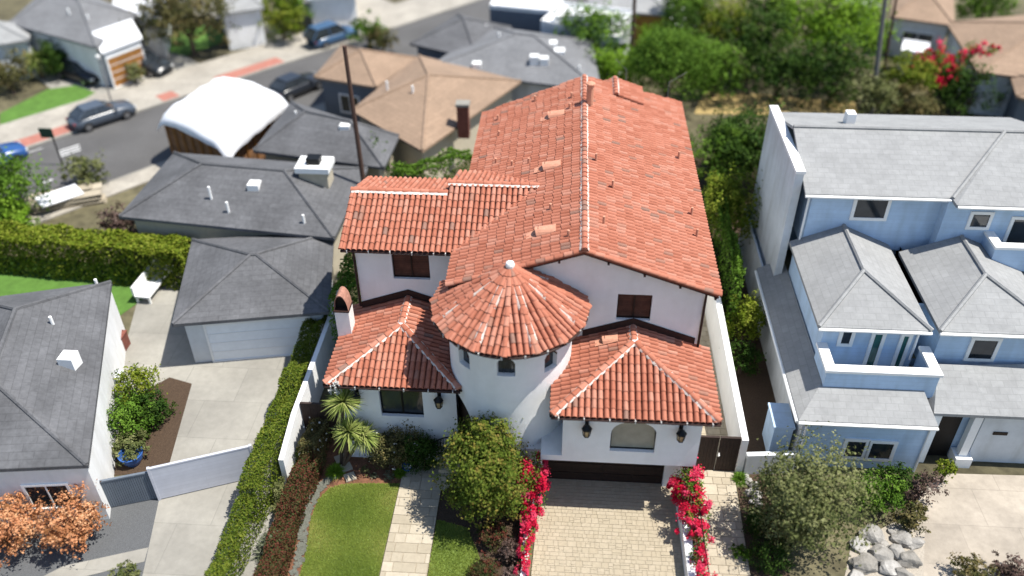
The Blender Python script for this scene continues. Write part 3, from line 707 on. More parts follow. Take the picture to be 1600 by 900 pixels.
# ------------------------------------------------------------------ ground and yard of the house
def sheet(name, pts, z, m, kind='structure', label=None, cat=None):
    b = MB(); P = [Vector((p[0], p[1], 0)) for p in pts]
    ar = sum(P[i].x * P[(i + 1) % len(P)].y - P[(i + 1) % len(P)].x * P[i].y for i in range(len(P)))
    if ar < 0: P.reverse()
    b.prism([p + Vector((0, 0, z)) for p in reversed(P)], (0, 0, -.12)) if z > .1 else b.holed([(p.x, p.y) for p in P], [], lambda x, y: Vector((x, y, z)))
    o = b.build(name, m); tag(o, label, cat, None, kind); return o
gm = MB(); n = 20
for i in range(n):
    for j in range(n): gm.face([(-260 + 26 * i, -120 + 26 * j, 0), (-260 + 26 * (i + 1), -120 + 26 * j, 0), (-260 + 26 * (i + 1), -120 + 26 * (j + 1), 0), (-260 + 26 * i, -120 + 26 * (j + 1), 0)])
tag(gm.build('ground', W['earth']), kind='structure')
def pavers(name, poly, size, m, z0=.02, th=.05, gap=.012, seed=1, joint=True, kind='structure', rows=None):
    """random ashlar paving clipped to a convex polygon"""
    q = random.Random(seed); P = [Vector((p[0], p[1], 0)) for p in poly]
    if sum(P[i].x * P[(i + 1) % len(P)].y - P[(i + 1) % len(P)].x * P[i].y for i in range(len(P))) < 0: P.reverse()
    hp = []
    for i in range(len(P)):
        a, b = P[i], P[(i + 1) % len(P)]; d = (b - a).normalized(); nx, ny = d.y, -d.x; hp.append((nx, ny, nx * a.x + ny * a.y))
    x0, x1 = min(p.x for p in P), max(p.x for p in P); y0, y1 = min(p.y for p in P), max(p.y for p in P); b = MB()
    y = y0
    while y < y1:
        h = size * q.choice((1, 1, 1.5, 1)); x = x0 - q.random() * size
        while x < x1:
            w_ = size * q.choice((1, 1, 1.5, 2)); cells = [(x, x + w_, y, y + h)]
            if h > size * 1.2 and q.random() < .5: hm = y + h * q.choice((.35, .65)); cells = [(x, x + w_, y, hm), (x, x + w_, hm, y + h)]
            for (a, c, d, e) in cells:
                pg = clip([(a + gap, d + gap, 0), (c - gap, d + gap, 0), (c - gap, e - gap, 0), (a + gap, e - gap, 0)], hp)
                if pg:
                    zz = z0 + th + q.uniform(-.003, .003); b.prism([(p[0], p[1], zz) for p in reversed(pg)], (0, 0, -th), q.random())
            x += w_
        y += h
    o = b.build(name, m); tag(o, kind=kind)
    sheet(name + '_bed', [(p.x, p.y) for p in P], z0 + .028, W['joint']); return o
pavers('driveway', [(-.78, 16.0), (-.50, 22.86), (4.8, 22.86), (4.95, 16.0)], .17, W['paver'], seed=3, gap=.005)
pavers('side_path', [(5.55, 16.5), (5.45, 23.7), (7.25, 23.75), (7.12, 16.5)], .36, W['slab'], seed=5)
pavers('passage', [(5.35, 23.7), (5.35, 39), (7.3, 39), (7.3, 23.75)], .36, W['slab'], seed=6)
pavers('walkway', [(-6.12, 16.5), (-6.1, 22.6), (-4.45, 22.6), (-4.42, 16.5)], .42, W['slab'], seed=8)
pavers('entry_path', [(-6.08, 22.6), (-5.55, 23.5), (-3.5, 23.2), (-4.3, 22.0), (-4.44, 22.6)][:4], .42, W['slab'], seed=9, z0=.012)
sheet('planting_bed', [(-10.4, 16), (-10.4, 24.6), (-8.2, 24.6), (-6.0, 23.9), (-6.0, 22.3), (-8.6, 22.0), (-8.7, 16)], .012, W['mulch'])
sheet('tree_bed', [(-4.42, 16), (-4.42, 23.5), (-.95, 23.5), (-1.1, 16)], .012, W['soil'])
sheet('planting_strip', [(7.15, 16), (7.3, 23.7), (8.6, 23.7), (8.6, 16)], .012, W['soil'])
lawn_pts = [(-8.95, 16.5), (-9.05, 19.0), (-9.25, 20.3), (-9.2, 21.2), (-8.9, 21.85), (-8.3, 22.12), (-7.2, 22.2), (-6.14, 22.25), (-6.17, 16.5)]
sheet('lawn', lawn_pts, .02, W['lawn']); sheet('side_lawn', [(-4.40, 16.3), (-4.40, 20.6), (-3.2, 20.3), (-2.6, 19.0), (-2.3, 16.3)], .02, W['lawn'])
def inpoly(x, y, P):
    c = False; j = len(P) - 1
    for i in range(len(P)):
        if (P[i][1] > y) != (P[j][1] > y) and x < (P[j][0] - P[i][0]) * (y - P[i][1]) / (P[j][1] - P[i][1]) + P[i][0]: c = not c
        j = i
    return c
def grass(name, P, n, label, seed, h=(.05, .10)):
    L = Leaves(seed); q = L.r; x0, x1 = min(p[0] for p in P), max(p[0] for p in P); y0, y1 = min(p[1] for p in P), max(p[1] for p in P); k = 0
    while k < n:
        x, y = q.uniform(x0, x1), q.uniform(y0, y1)
        if y < 17.0: k += 1; continue
        if not inpoly(x, y, P): continue
        a = q.uniform(0, 6.28); t = .35 + .25 * sin(x * 1.9 + sin(y * 1.3)) + .22 * sin(y * 2.3 + x * .7) + q.uniform(-.25, .25)
        L.blade((x, y, .02), (cos(a) * .7, sin(a) * .7, 1), q.uniform(*h), .012, .25, 1, min(1, max(0, t))); k += 1
    tag(L.build(name, LM['grass']), label, 'grass', None, 'stuff')
grass('grass', lawn_pts, 42000, 'short green grass of the front lawn', 41)
grass('grass', [(-4.40, 16.3), (-4.40, 20.6), (-3.2, 20.3), (-2.6, 19.0), (-2.3, 16.3)], 12000, 'strip of grass right of the stone walkway', 42)
# slate edging chips along the lawn
q = random.Random(4); b = MB()
edge = [(-9.15, 17.0), (-9.25, 19.0), (-9.48, 20.3), (-9.42, 21.3), (-9.1, 22.2), (-8.75, 22.75)]
for i in range(len(edge) - 1):
    for k in range(42):
        f = q.random(); x = edge[i][0] + (edge[i + 1][0] - edge[i][0]) * f + q.uniform(-.12, .12); y = edge[i][1] + (edge[i + 1][1] - edge[i][1]) * f
        Mx = Matrix.Translation((x, y, .03)) @ Matrix.Rotation(q.uniform(0, 3), 4, 'Z') @ Matrix.Rotation(q.uniform(-.25, .25), 4, 'X'); s_ = q.uniform(.05, .14)
        b.box(-s_, s_, -s_ * .6, s_ * .6, -.01, .025, q.random(), M=Mx)
tag(b.build('slate_chips', W['slate']), 'grey slate chips edging the left side of the front lawn', 'slate chips', None, 'stuff')
# stepping stones
for i, (u, v, lb) in enumerate(((545, 719, 'square beige stepping stone nearer the yuccas'), (551, 734, 'square beige stepping stone nearer the lawn'), (536, 706, 'half-shaded stepping stone right under the yucca blades'))):
    p = G(u, v); b = MB(); b.prism([(-.21, -.2, .06), (-.23, .2, .06), (.2, .22, .06), (.22, -.19, .06)], (0, 0, -.06), .6)
    o = b.build('stepping_stone', W['slab']); o.location = (p.x, p.y - .42, .012); o.rotation_euler.z = radians(28); tag(o, lb, 'stepping stone', 'stepping stones in the mulch bed')
# perimeter walls
def wallthing(name, label, pts, th, h, m, cat='wall', group=None, cap=None):
    b = MB(); t = MB()
    for i in range(len(pts) - 1):
        a, c = Vector((*pts[i][:2], 0)), Vector((*pts[i + 1][:2], 0)); d = (c - a).normalized(); q_ = Vector((-d.y, d.x, 0)) * th / 2
        h0 = pts[i][2] if len(pts[i]) > 2 else h; h1 = pts[i + 1][2] if len(pts[i + 1]) > 2 else h
        v = [a - q_, c - q_, c + q_, a + q_]; hh = [h0, h1, h1, h0]; base = len(b.v)
        b.v += [tuple(p) for p in v] + [tuple(p + Vector((0, 0, z))) for p, z in zip(v, hh)]
        b.f += [tuple(base + k for k in f) for f in ((3, 2, 1, 0), (4, 5, 6, 7), (0, 1, 5, 4), (1, 2, 6, 5), (2, 3, 7, 6), (3, 0, 4, 7))]; b.t += [.5] * 6; b.m += [0] * 6
    o = b.build(name, m); mid = Vector((sum(p[0] for p in pts) / len(pts), sum(p[1] for p in pts) / len(pts), 0))
    for v in o.data.vertices: v.co -= mid
    o.location = mid; tag(o, label, cat, group); return o
wallthing('boundary_wall', 'tall white stucco wall along the right side passage, behind the dark double gate', [(7.42, 23.62, 1.95), (7.40, 28, 2.1), (7.38, 33, 2.3), (7.36, 40, 2.4)], .26, 2, W['stucco'])
wallthing('boundary_wall', 'white stucco wall left of the house, between the green hedge and the dark side gate', [(-10.62, 21.9, 1.5), (-10.62, 24.0, 1.95), (-10.6, 28.5, 2.0), (-10.58, 33, 2.1)], .2, 2, W['stucco'])
wallthing('retaining_wall', 'low white wall right of the driveway under the red bougainvillea', [(4.98, 16.4, .75), (4.95, 20.5, .75), (4.9, 22.3, .78)], .3, .75, W['stucco'])
wallthing('retaining_wall', 'low white wall left of the driveway, mostly hidden by shrubs and flowers', [(-.95, 16.4, .7), (-.9, 20.5, .75), (-.78, 22.4, .8)], .22, .75, W['stucco'])
# gates
def gate(name, label, x0, x1, y, h, m, leaves=2, handle=True):
    t = thing(name, label, 'gate', ((x0 + x1) / 2, y, 0)); w_ = (x1 - x0) / leaves
    for k in range(leaves):
        b = MB(); a = -(x1 - x0) / 2 + k * w_ + .02; n_ = int((w_ - .04) / .13)
        for i in range(n_):
            xa = a + (w_ - .04) * i / n_; b.box(xa + .004, a + (w_ - .04) * (i + 1) / n_ - .004, -.025 + .004 * (i % 2), .025, .06, h, random.random())
        o = b.build('gate_leaf', m, t)
        for z0, z1 in ((.2, .32), (h - .3, h - .18)): f = MB(); f.box(a, a + w_ - .04, .026, .06, z0, z1); f.build('rail', m, o)
        f = MB(); f.box(a - .004, a + w_ - .036, -.035, .065, h, h + .05); f.build('top_rail', m, o)
    if handle:
        hd = MB(); hd.lathe((.06, -.06, 1.0), [(.02, -.05), (.05, 0), (.02, .05)], 8); hd.box(.03, .09, -.05, -.02, .9, 1.1); hd.build('handle', W['trim'], t)
gate('side_gate', 'dark brown double wooden gate closing the right side passage', 5.62, 7.3, 23.72, 1.92, W['plankwood'])
gate('side_gate', 'dark wooden side gate between the left wall and the yuccas', -10.5, -9.0, 24.5, 2.0, W['plankwood'], 1, False)
# ------------------------------------------------------------------ planting in front
T = tree
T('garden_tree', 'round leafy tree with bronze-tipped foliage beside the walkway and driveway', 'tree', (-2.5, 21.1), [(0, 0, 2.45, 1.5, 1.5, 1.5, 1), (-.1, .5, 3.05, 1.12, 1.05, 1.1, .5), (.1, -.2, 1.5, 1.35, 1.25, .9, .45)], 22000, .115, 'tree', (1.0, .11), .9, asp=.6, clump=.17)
# bougainvilleas
def boug(label, base, blobs, ng, nf, support=None):
    _seed[0] += 1; t = thing('bougainvillea', label, 'flowering vine', (base[0], base[1], 0), 0, 'bougainvilleas beside the driveway'); q = random.Random(_seed[0])
    st = MB()
    for b in blobs:
        for _ in range(4): st.tube([(b[0] + q.uniform(-.15, .15), b[1] + q.uniform(-.2, .2), 0), (b[0] + q.uniform(-.15, .15), b[1], b[2] * .6), (b[0] + q.uniform(-.3, .3), b[1] + q.uniform(-.3, .3), b[2] + b[5] * q.uniform(.5, 1.2))], .022, .006, 5)
    st.build('stem', W['stem'], t)
    g = Leaves(_seed[0] + 1); f = Leaves(_seed[0] + 2); sh = sum(b[3] * b[4] * b[5] for b in blobs)
    for b in blobs:
        s_ = (b[3] * b[4] * b[5]) / sh; g.blob(b[:3], [x * 1.05 for x in b[3:6]], int(ng * s_), .085, .6, clump=.3); f.blob(b[:3], [b[3] * 1.4, b[4] * 1.25, b[5] * 1.2], int(nf * 2.4 * s_), .082, .85, clump=.2, inner=.1, ncl=max(12, int(45 * s_)))
    g.build('foliage', LM['green'], t); f.build('blossoms', LM['magenta'], t)
    if support: support(t)
boug('red bougainvillea at the left edge of the driveway, spilling down from the round tree', (-.75, 21.0), [(0, .95, 1.35, .42, .55, .95), (-.15, .35, 1.6, .4, .55, .7), (-.05, .2, 1.1, .48, .6, .8), (-.05, -.6, .95, .30, .5, .6), (-.1, -1.35, .85, .26, .5, .5), (-.15, -2.1, .7, .22, .55, .4), (-.2, -2.9, .6, .2, .5, .35)], 1500, 5200)
def post(t):
    m = MB()
    for (x, y, h) in ((.18, .95, 2.6), (.28, -.4, 1.7), (.3, -1.7, 1.5)): m.tube([(x, y, 0), (x, y, h)], .035, .02, 6)
    m.tube([(.18, .95, 1.5), (.28, -.4, 1.45), (.3, -1.7, 1.4), (.34, -3.0, 1.3)], .02, n=5); m.build('trellis', W['iron'], t)
boug('red bougainvillea on an iron trellis between the driveway and the right side path', (5.1, 21.0), [(.05, 1.0, 1.55, .42, .42, .65), (-.1, .45, 1.2, .48, .5, .7), (.3, .1, 1.1, .42, .5, .6), (-.05, -.5, .95, .38, .5, .5), (.25, -1.2, .85, .32, .5, .45), (.1, -2.2, .8, .3, .45, .4), (.2, -3.2, .8, .3, .5, .4)], 2600, 4200, post)
# yuccas
def yucca(label, base, heads, seed):
    t = thing('yucca', label, 'yucca', (base[0], base[1], 0), 0, 'yuccas by the left wing'); L = Leaves(seed); m = MB(); q = L.r
    for (x, y, z, r) in heads:
        m.tube([(0, 0, 0), (x * .5, y * .5, z * .5), (x, y, z)], .07, .06, 7)
        for i in range(240):
            d = rdir(q); d.z = d.z * .75 + .3; L.blade((x, y, z), d, r * q.uniform(.75, 1.1), .034, .2, 3)
    L.build('foliage', LM['yucca'], t); m.build('trunk', W['bark'], t)
    if seed == 61:
        f = Leaves(77); f.blob((heads[0][0] - .25, heads[0][1] + .1, heads[0][2] + .6), (.22, .22, .35), 420, .06, .9); f.build('blossoms', LM['white'], t)
p1 = G(536, 628, 3.7); p2 = G(545, 674, 2.4)
yucca('taller yucca with a cream flower head against the left wing', (-8.72, 23.2), [(p1.x + 8.72, p1.y - 23.2, 3.7, .85)], 61)
yucca('shorter yellow-green yucca in front of the taller one', (-8.6, 23.05), [(p2.x + 8.6, p2.y - 23.05, 2.4, .82), (p2.x + 8.6 + .5, p2.y - 23.05 + .1, 2.1, .75)], 62)
# shrubs below the arched window
p = ATY(603, 690, 23.0); shrub('flowering_shrub', 'white-flowered shrub under the left side of the arched window', (p.x, p.y), (.85, .5), 4600, .085, 'brownleaf', 'shrubs under the arched window', 1.75, flowers=('white', 40, .09, 25))
p = ATY(658, 690, 23.0); shrub('flowering_shrub', 'dark shrub with few white flowers between the arched window and the entry', (p.x, p.y), (.85, .52), 4600, .085, 'dark', 'shrubs under the arched window', 1.8, flowers=('white', 14, .09, 12))
p = ATY(628, 665, 23.15); shrub('flowering_shrub', 'dark shrub pressed against the wall right below the arched window', (p.x, 23.15), (.9, .36), 3000, .085, 'brownleaf', 'shrubs under the arched window', 2.1)
# small plants in the mulch
for (u, v, r, h, lm, n_, lb, kd) in ((575, 727, .22, .3, 'olive', 260, 'small olive-green plant in the mulch bed, nearest the stepping stones', 'b'), (587, 734, .16, .2, 'silver', 200, 'tiny silver plant in the middle of the mulch bed', 'b'), (613, 733, .27, .3, 'silver', 420, 'silvery cushion plant beside the bright grass tuft', 'b'), (629, 729, .32, .4, 'bright', 420, 'bright green grass tuft where the walkway curves', 'g'), (524, 738, .42, .45, 'bright', 560, 'bright green grass tuft at the corner of lawn and hedge', 'g'), (1156, 750, .38, .5, 'green', 600, 'small green strappy plant before the right gate', 'g')):
    p = G(u, v); _seed[0] += 1; p.y -= .4 if u < 640 and u > 540 else 0; t = thing('garden_plant', lb, 'plant', (p.x, p.y, 0), 0, 'small plants in the front garden'); L = Leaves(_seed[0])
    if kd == 'g':
        for i in range(n_): d = rdir(L.r); d.z = abs(d.z) * .8 + .25; L.blade((L.r.uniform(-.08, .08), L.r.uniform(-.08, .08), 0), d, r * 1.15 * L.r.uniform(.7, 1.1), .014, .3, 2)
    else: L.blob((0, 0, h * .45), (r, r, h * .5), n_, .06, .4)
    L.build('foliage', LM[lm], t)
p = ATY(643, 719, 22.2); p.z = 0; p.y = 23.0; p.x = -5.95; b = MB(); b.lathe((0, 0, 0), [(.12, 0), (.17, .12), (.2, .22), (.22, .24), (.19, .24), (.15, .15), (.05, .12)], 18); t = b.build('glazed_pot', W['bluepot']); t.location = p; tag(t, 'small blue and white glazed pot by the dark shrub', 'pot')
b = MB(); b.lathe((0, 0, .16), [(.13, 0), (.1, .012), (.02, .014)], 14); b.build('pot_filling', W['trim'], t)
# left border hedge
hedge('hedge', 'red-leaved border hedge along the left side of the front lawn', [((-9.85, 16.6), (-9.95, 20.5), .85, 0, .85), ((-9.95, 20.5), (-9.75, 22.7), .8, 0, .95)], 15000, .085, 'redgreen', amp=.22)
hedge('hedge', 'grey-green hedge with white flowers between the side gate and the red hedge', [((-9.8, 22.7), (-9.75, 24.3), .75, 0, 1.35)], 4200, .08, 'brownleaf', amp=.2, extra=[('blossoms', 'white', 40, .09)])
for (u, v, z, r, lm, lb) in ((455, 712, .5, .55, 'yellow', 'yellow-green spiky plant beside the low end of the left wall'), (436, 770, .4, .5, 'olive', 'dull green spiky plant left of the red hedge'), (420, 850, .4, .45, 'silver', 'silvery plant at the outer edge of the red hedge')):
    p = G(u, v, z); _seed[0] += 1; t = thing('spiky_plant', lb, 'plant', (p.x, p.y, 0), 0, 'plants left of the red hedge'); L = Leaves(_seed[0])
    for i in range(260): d = rdir(L.r); d.z = abs(d.z) * .7 + .3; L.blade((L.r.uniform(-.25, .25), L.r.uniform(-.4, .4), .05), d, r * 1.6 * L.r.uniform(.6, 1.1), .022, .3, 2)
    L.blob((0, 0, .4), (.35, .8, .4), 900, .08); L.build('foliage', LM[lm], t)
# shrubs in the tree bed
for (u, v, r, h, lm, n_, lb) in ((770, 838, .55, .8, 'redgreen', 2600, 'red-tipped shrub under the round tree'), (757, 893, .5, .7, 'redgreen', 2400, 'red-tipped shrub at the bottom edge beside the strip of grass'), (800, 862, .42, .8, 'purple', 1900, 'dusty purple shrub against the left driveway wall'), (802, 905, .4, .7, 'purple', 1700, 'dusty purple shrub at the bottom edge by the driveway')):
    p = G(u, v, h * .5); shrub('shrub', lb, (p.x, p.y), r, n_, .075, lm, 'shrubs in the tree bed', h)
# right planting strip
for (u, v, r, h, lm, n_, lb) in ((1185, 815, .6, .8, 'dark', 2400, 'dark low shrub beside the white rocks'), (1205, 870, .75, 1.0, 'dark', 3000, 'dark green shrub at the bottom right of the side path'), (1160, 865, .35, .4, 'green', 900, 'low green plant at the edge of the right side path'), (1222, 835, .6, .9, 'purple', 1500, 'brownish shrub between the side path and the olive tree')):
    p = G(u, v, h * .5); shrub('shrub', lb, (p.x, p.y), r, n_, .075, lm, 'shrubs right of the side path', h)
def rock(b, c, s_, q):
    import bmesh
    from mathutils import noise
    bm = bmesh.new(); bmesh.ops.create_icosphere(bm, subdivisions=3, radius=1); off = Vector((q.uniform(0, 50), q.uniform(0, 50), 0)); base = len(b.v); tt = q.random(); cuts = [(rdir(q), q.uniform(.55, .85)) for _ in range(9)]
    for v in bm.verts:
        d = v.co.copy()
        for n_, h_ in cuts:
            e_ = d.dot(n_)
            if e_ > h_: d -= n_ * (e_ - h_)
        d *= 1.1 + .22 * noise.noise(d * 1.6 + off) + .1 * noise.noise(d * 4.5 + off)
        b.v.append((c[0] + d.x * s_[0], c[1] + d.y * s_[1], c[2] + d.z * s_[2]))
    for f in bm.faces: b.f.append(tuple(base + v.index for v in f.verts)); b.t.append(tt); b.m.append(0)
    bm.free()
q = random.Random(21)
for i, (u, v, s_, lb) in enumerate(((1170, 755, .17, 'small white rock nearest the right gate'), (1178, 762, .2, 'white rock second from the gate'), (1172, 772, .18, 'white rock on the path side of the rock group'), (1182, 775, .22, 'white rock in the middle of the rock group'), (1176, 786, .16, 'smallest white rock toward the dark shrub'), (1184, 790, .2, 'white rock touching the dark shrub'), (1166, 747, .13, 'dark-sided white rock tucked behind the strappy plant'))):
    p = G(u, v); b = MB(); rock(b, (0, 0, s_ * .5), (s_ * 1.1, s_, s_ * .75), q); o = b.build('garden_rock', W['rock']); o.location = (p.x, p.y, 0); tag(o, lb, 'rock', 'white rocks by the right path')
# ------------------------------------------------------------------ street
D = Vector((.658, .753, 0)); Nn = Vector((-.753, .658, 0))
def SP(t, s): p = D * t + Nn * s; return (p.x, p.y)
def strip(name, t0, t1, s0, s1, z, m, **k): return sheet(name, [SP(t0, s0), SP(t1, s0), SP(t1, s1), SP(t0, s1)], z, m, **k)
strip('road', -60, 160, 51.0, 59.3, .010, W['asphalt']); strip('sidewalk', -60, 160, 59.45, 64.2, .105, W['walkc']); strip('kerb', -60, 160, 59.3, 59.45, .125, W['conc'])
strip('kerb', -60, 160, 50.85, 51.0, .125, W['conc']); strip('sidewalk', -60, 160, 49.3, 50.85, .105, W['walkc'])
def tt(u, v): p = G(u, v); return p.dot(D)
for (a, b) in (((20, 235), (120, 190)), ((232, 145), (262, 140)), ((316, 113), (420, 86))):
    strip('parkway_strip', tt(*a), tt(*b), 59.6, 60.9, .115, W['redbrick'])
for i in range(3):
    strip('road_marking', tt(88, 240) + i * .12, tt(125, 233) + i * .12, 56.6 + i * .38, 56.75 + i * .38, .016, W['paint'])
strip('road_marking', tt(62, 282), tt(75, 274), 53.9, 54.05, .016, W['paint']); strip('road_marking', tt(50, 246), tt(72, 236), 58.7, 58.78, .016, W['paint'])
# lots across the street: pale forecourts
sheet('forecourt', [SP(tt(150, 190), 64.2), SP(tt(150, 190), 72), SP(tt(330, 110), 72), SP(tt(330, 110), 64.2)], .03, W['conc'])
sheet('forecourt', [SP(tt(400, 80), 64.2), SP(tt(360, 40), 80), SP(tt(420, 40), 80), SP(tt(470, 60), 64.2)], .03, W['conc'])
sheet('forecourt', [SP(tt(520, 45), 64.2), SP(tt(520, 20), 78), SP(tt(640, 5), 78), SP(tt(640, 15), 64.2)], .03, W['walkc'])
sheet('lawn', [G(0, 195), G(62, 196), G(150, 145), G(118, 134), G(75, 140), G(0, 178)], .04, W['turf'])
sheet('lawn', [G(225, 75), G(290, 88), G(360, 62), G(330, 40), G(230, 50)], .04, W['turf'])
sheet('front_path', [G(0, 180), G(0, 215), G(62, 203), G(160, 148), G(140, 138), G(62, 190)], .035, W['walkc'])
# ------------------------------------------------------------------ plain houses
def house_q(name, label, q4, ez, rise, roofm, wallm, over=.45, gable=False, cat='house', wins=(), group=None, extra=None, base_z=0, ridge=True):
    """q4: eave corners, long side first, anticlockwise seen from above"""
    P = [Vector((p[0], p[1], 0)) for p in q4]
    if sum(P[i].x * P[(i + 1) % 4].y - P[(i + 1) % 4].x * P[i].y for i in range(4)) < 0: P = [P[1], P[0], P[3], P[2]]
    c = sum(P, Vector()) / 4; t = thing(name, label, cat, c, 0, group); P = [p - c for p in P]
    wa, wb = (P[0] + P[3]) / 2, (P[1] + P[2]) / 2; Ls = ((P[0] - P[3]).length + (P[1] - P[2]).length) / 2; Ll = (wb - wa).length
    k = 0 if gable else min(.5, Ls / 2 / Ll)
    z = Vector((0, 0, 1)); ra, rb = wa.lerp(wb, k) + z * (ez + rise), wb.lerp(wa, k) + z * (ez + rise); E_ = [p + z * ez for p in P]
    b = MB(); th = (0, 0, -.16)
    b.prism([E_[0], E_[1], rb, ra], th); b.prism([E_[2], E_[3], ra, rb], th)
    if not gable: b.prism([E_[1], E_[2], rb], th); b.prism([E_[3], E_[0], ra], th)
    ro = b.build('roof', roofm, t)
    if ridge:
        r_ = MB(); r_.tube([ra, rb], .1, n=6)
        if not gable:
            for e in (E_[0], E_[3]): r_.tube([e + (ra - e) * .01, ra], .09, n=6)
            for e in (E_[1], E_[2]): r_.tube([e + (rb - e) * .01, rb], .09, n=6)
        r_.build('ridge_cap', roofm, ro)
    def ins(i):
        p, a, d = P[i], P[(i - 1) % 4], P[(i + 1) % 4]; return p + (a - p).normalized() * over + (d - p).normalized() * over
    I = [ins(i) for i in range(4)]; w_ = MB(); top = ez - .12
    if gable:
        ga, gb = wa + (wb - wa).normalized() * over, wb - (wb - wa).normalized() * over
        w_.face([I[0], I[1], I[1] + z * top, I[0] + z * top]); w_.face([I[2], I[3], I[3] + z * top, I[2] + z * top])
        w_.face([I[1], I[2], I[2] + z * top, gb + z * (top + rise * .93), I[1] + z * top]); w_.face([I[3], I[0], I[0] + z * top, ga + z * (top + rise * .93), I[3] + z * top])
    else:
        for i in range(4): j = (i + 1) % 4; w_.face([I[i], I[j], I[j] + z * top, I[i] + z * top])
    w_.build('wall', wallm, t)
    for (e, f, zc, ww, hh, kind) in wins:
        a, d = I[e], I[(e + 1) % 4]; dr_ = (d - a).normalized(); nr = Vector((dr_.y, -dr_.x, 0)); o = a.lerp(d, f)
        Mx = Matrix((dr_, nr, z)).transposed().to_4x4(); Mx.translation = o + z * zc
        gl = MB(); gl.box(-ww / 2, ww / 2, -.02, .03, -hh / 2, hh / 2, M=Mx)
        g = gl.build({'g': 'garage_door', 'd': 'door'}.get(kind[0], 'window'), {'g': W['doorpanel'], 'd': W['darkwood'], 'o': W['orangewood']}.get(kind[0], W['glass']), t)
        if kind[0] == 'o': g.name = 'garage_door'
        fr = MB(); e_ = .1
        fr.box(-ww / 2 - e_, ww / 2 + e_, .0, .06, hh / 2, hh / 2 + e_, M=Mx); fr.box(-ww / 2 - e_, ww / 2 + e_, 0, .09, -hh / 2 - e_, -hh / 2, M=Mx)
        for s_ in (-1, 1): fr.box(min(s_ * ww / 2, s_ * (ww / 2 + e_)), max(s_ * ww / 2, s_ * (ww / 2 + e_)), 0, .06, -hh / 2, hh / 2, M=Mx)
        if kind[0] == 'w': fr.box(-.025, .025, .025, .05, -hh / 2, hh / 2, M=Mx)
        if kind[0] in 'go':
            for i in range(1, 4): fr.box(-ww / 2, ww / 2, .02, .045, -hh / 2 + hh * i / 4 - .02, -hh / 2 + hh * i / 4 + .02, M=Mx)
        fr.build('frame', W['trim'], g)
    if extra: extra(t, c, ez, rise)
    return t
def roofbits(lst):       # small vents and pipes: (u, v, z, kind)
    def f(t, c, ez, rise):
        for (u, v, z, k) in lst:
            p = G(u, v, z) - Vector((c.x, c.y, 0)); m = MB()
            if k == 'pipe': m.tube([p - Vector((0, 0, .4)), p + Vector((0, 0, .35))], .07, n=8); m.build('vent_pipe', W['trim'], t)
            elif k == 'box': m.box(p.x - .3, p.x + .3, p.y - .3, p.y + .3, p.z - .5, p.z + .25); m.build('roof_vent', W['trim'], t)
            elif k == 'sky': m.box(p.x - .55, p.x + .55, p.y - .4, p.y + .4, p.z - .5, p.z + .12); m.build('skylight', W['trim'], t)
            elif k == 'brick':
                m.box(p.x - .35, p.x + .35, p.y - .3, p.y + .3, p.z - 1.2, p.z + .9); o = m.build('chimney', W['brick'], t); m2 = MB(); m2.box(p.x - .42, p.x + .42, p.y - .37, p.y + .37, p.z + .9, p.z + 1.05); m2.build('chimney_cap', W['conc'], o)
            elif k == 'bigch':
                m.box(p.x - .75, p.x + .75, p.y - .55, p.y + .55, p.z - 2.2, p.z + 1.1); o = m.build('chimney', W['creamwall'], t); m2 = MB(); m2.box(p.x - .9, p.x + .9, p.y - .7, p.y + .7, p.z + 1.1, p.z + 1.4); m2.box(p.x - .35, p.x + .35, p.y - .3, p.y + .3, p.z + 1.4, p.z + 1.75, mi=1); m2.build('chimney_cap', [W['trim'], W['iron']], o)
    return f
Q = lambda z, *pts: [G(u, v, z) for u, v in pts]
# left neighbour
house_q('neighbour_house', 'single-storey white house with a large dark grey roof at the left edge of the photo', Q(3.2, (137, 727), (174, 440), (-40, 468), (-200, 742)), 3.2, 1.5, W['shingle'], W['whitewall'], .12,
        wins=((3, .76, 1.5, 1.5, 1.2, 'w'),), extra=roofbits([(108, 562, 3.9, 'box'), (82, 505, 4.1, 'pipe'), (152, 446, 3.2, 'pipe')]))
house_q('detached_garage', 'detached garage with grey hip roof at the end of the left concrete driveway', Q(2.7, (268, 507), (515, 487), (522, 362), (300, 374)), 2.7, 1.15, W['shingle'], W['greywall'], .4, cat='garage',
        wins=((0, .52, 1.12, 4.6, 2.1, 'g'),))
house_q('neighbour_house', 'wide dark grey roofed house with a thick cream chimney behind the tall hedge', Q(3.2, (185, 338), (522, 372), (575, 262), (272, 238)), 3.2, 1.5, W['shingle'], W['creamwall'], .5,
        extra=roofbits([(497, 290, 3.6, 'bigch'), (398, 292, 4.2, 'box'), (356, 325, 3.8, 'pipe'), (328, 301, 4.2, 'pipe'), (475, 345, 3.6, 'pipe')]))
house_q('neighbour_house', 'dark grey roofed house next to the leaning brown utility pole', Q(3.25, (395, 235), (600, 262), (624, 212), (455, 158)), 3.25, 1.4, W['shingle'], W['creamwall'], .5, extra=roofbits([(540, 200, 4.3, 'box'), (463, 182, 4, 'pipe')]))
house_q('neighbour_house', 'brown-roofed house wing with dark blue walls beside the street', Q(3.2, (490, 120), (588, 136), (652, 90), (533, 70)), 3.2, 1.2, W['brownsh'], W['bluegrey'], .4, wins=((0, .5, 1.4, 1.4, 1.2, 'w'),))
house_q('neighbour_house', 'long tan-brown roofed house with a red brick chimney', Q(3.2, (548, 172), (660, 236), (815, 126), (655, 86)), 3.2, 1.5, W['brownsh'], W['creamwall'], .5, extra=roofbits([(724, 185, 3.7, 'brick'), (605, 135, 4.0, 'pipe'), (645, 142, 4.3, 'pipe')]))
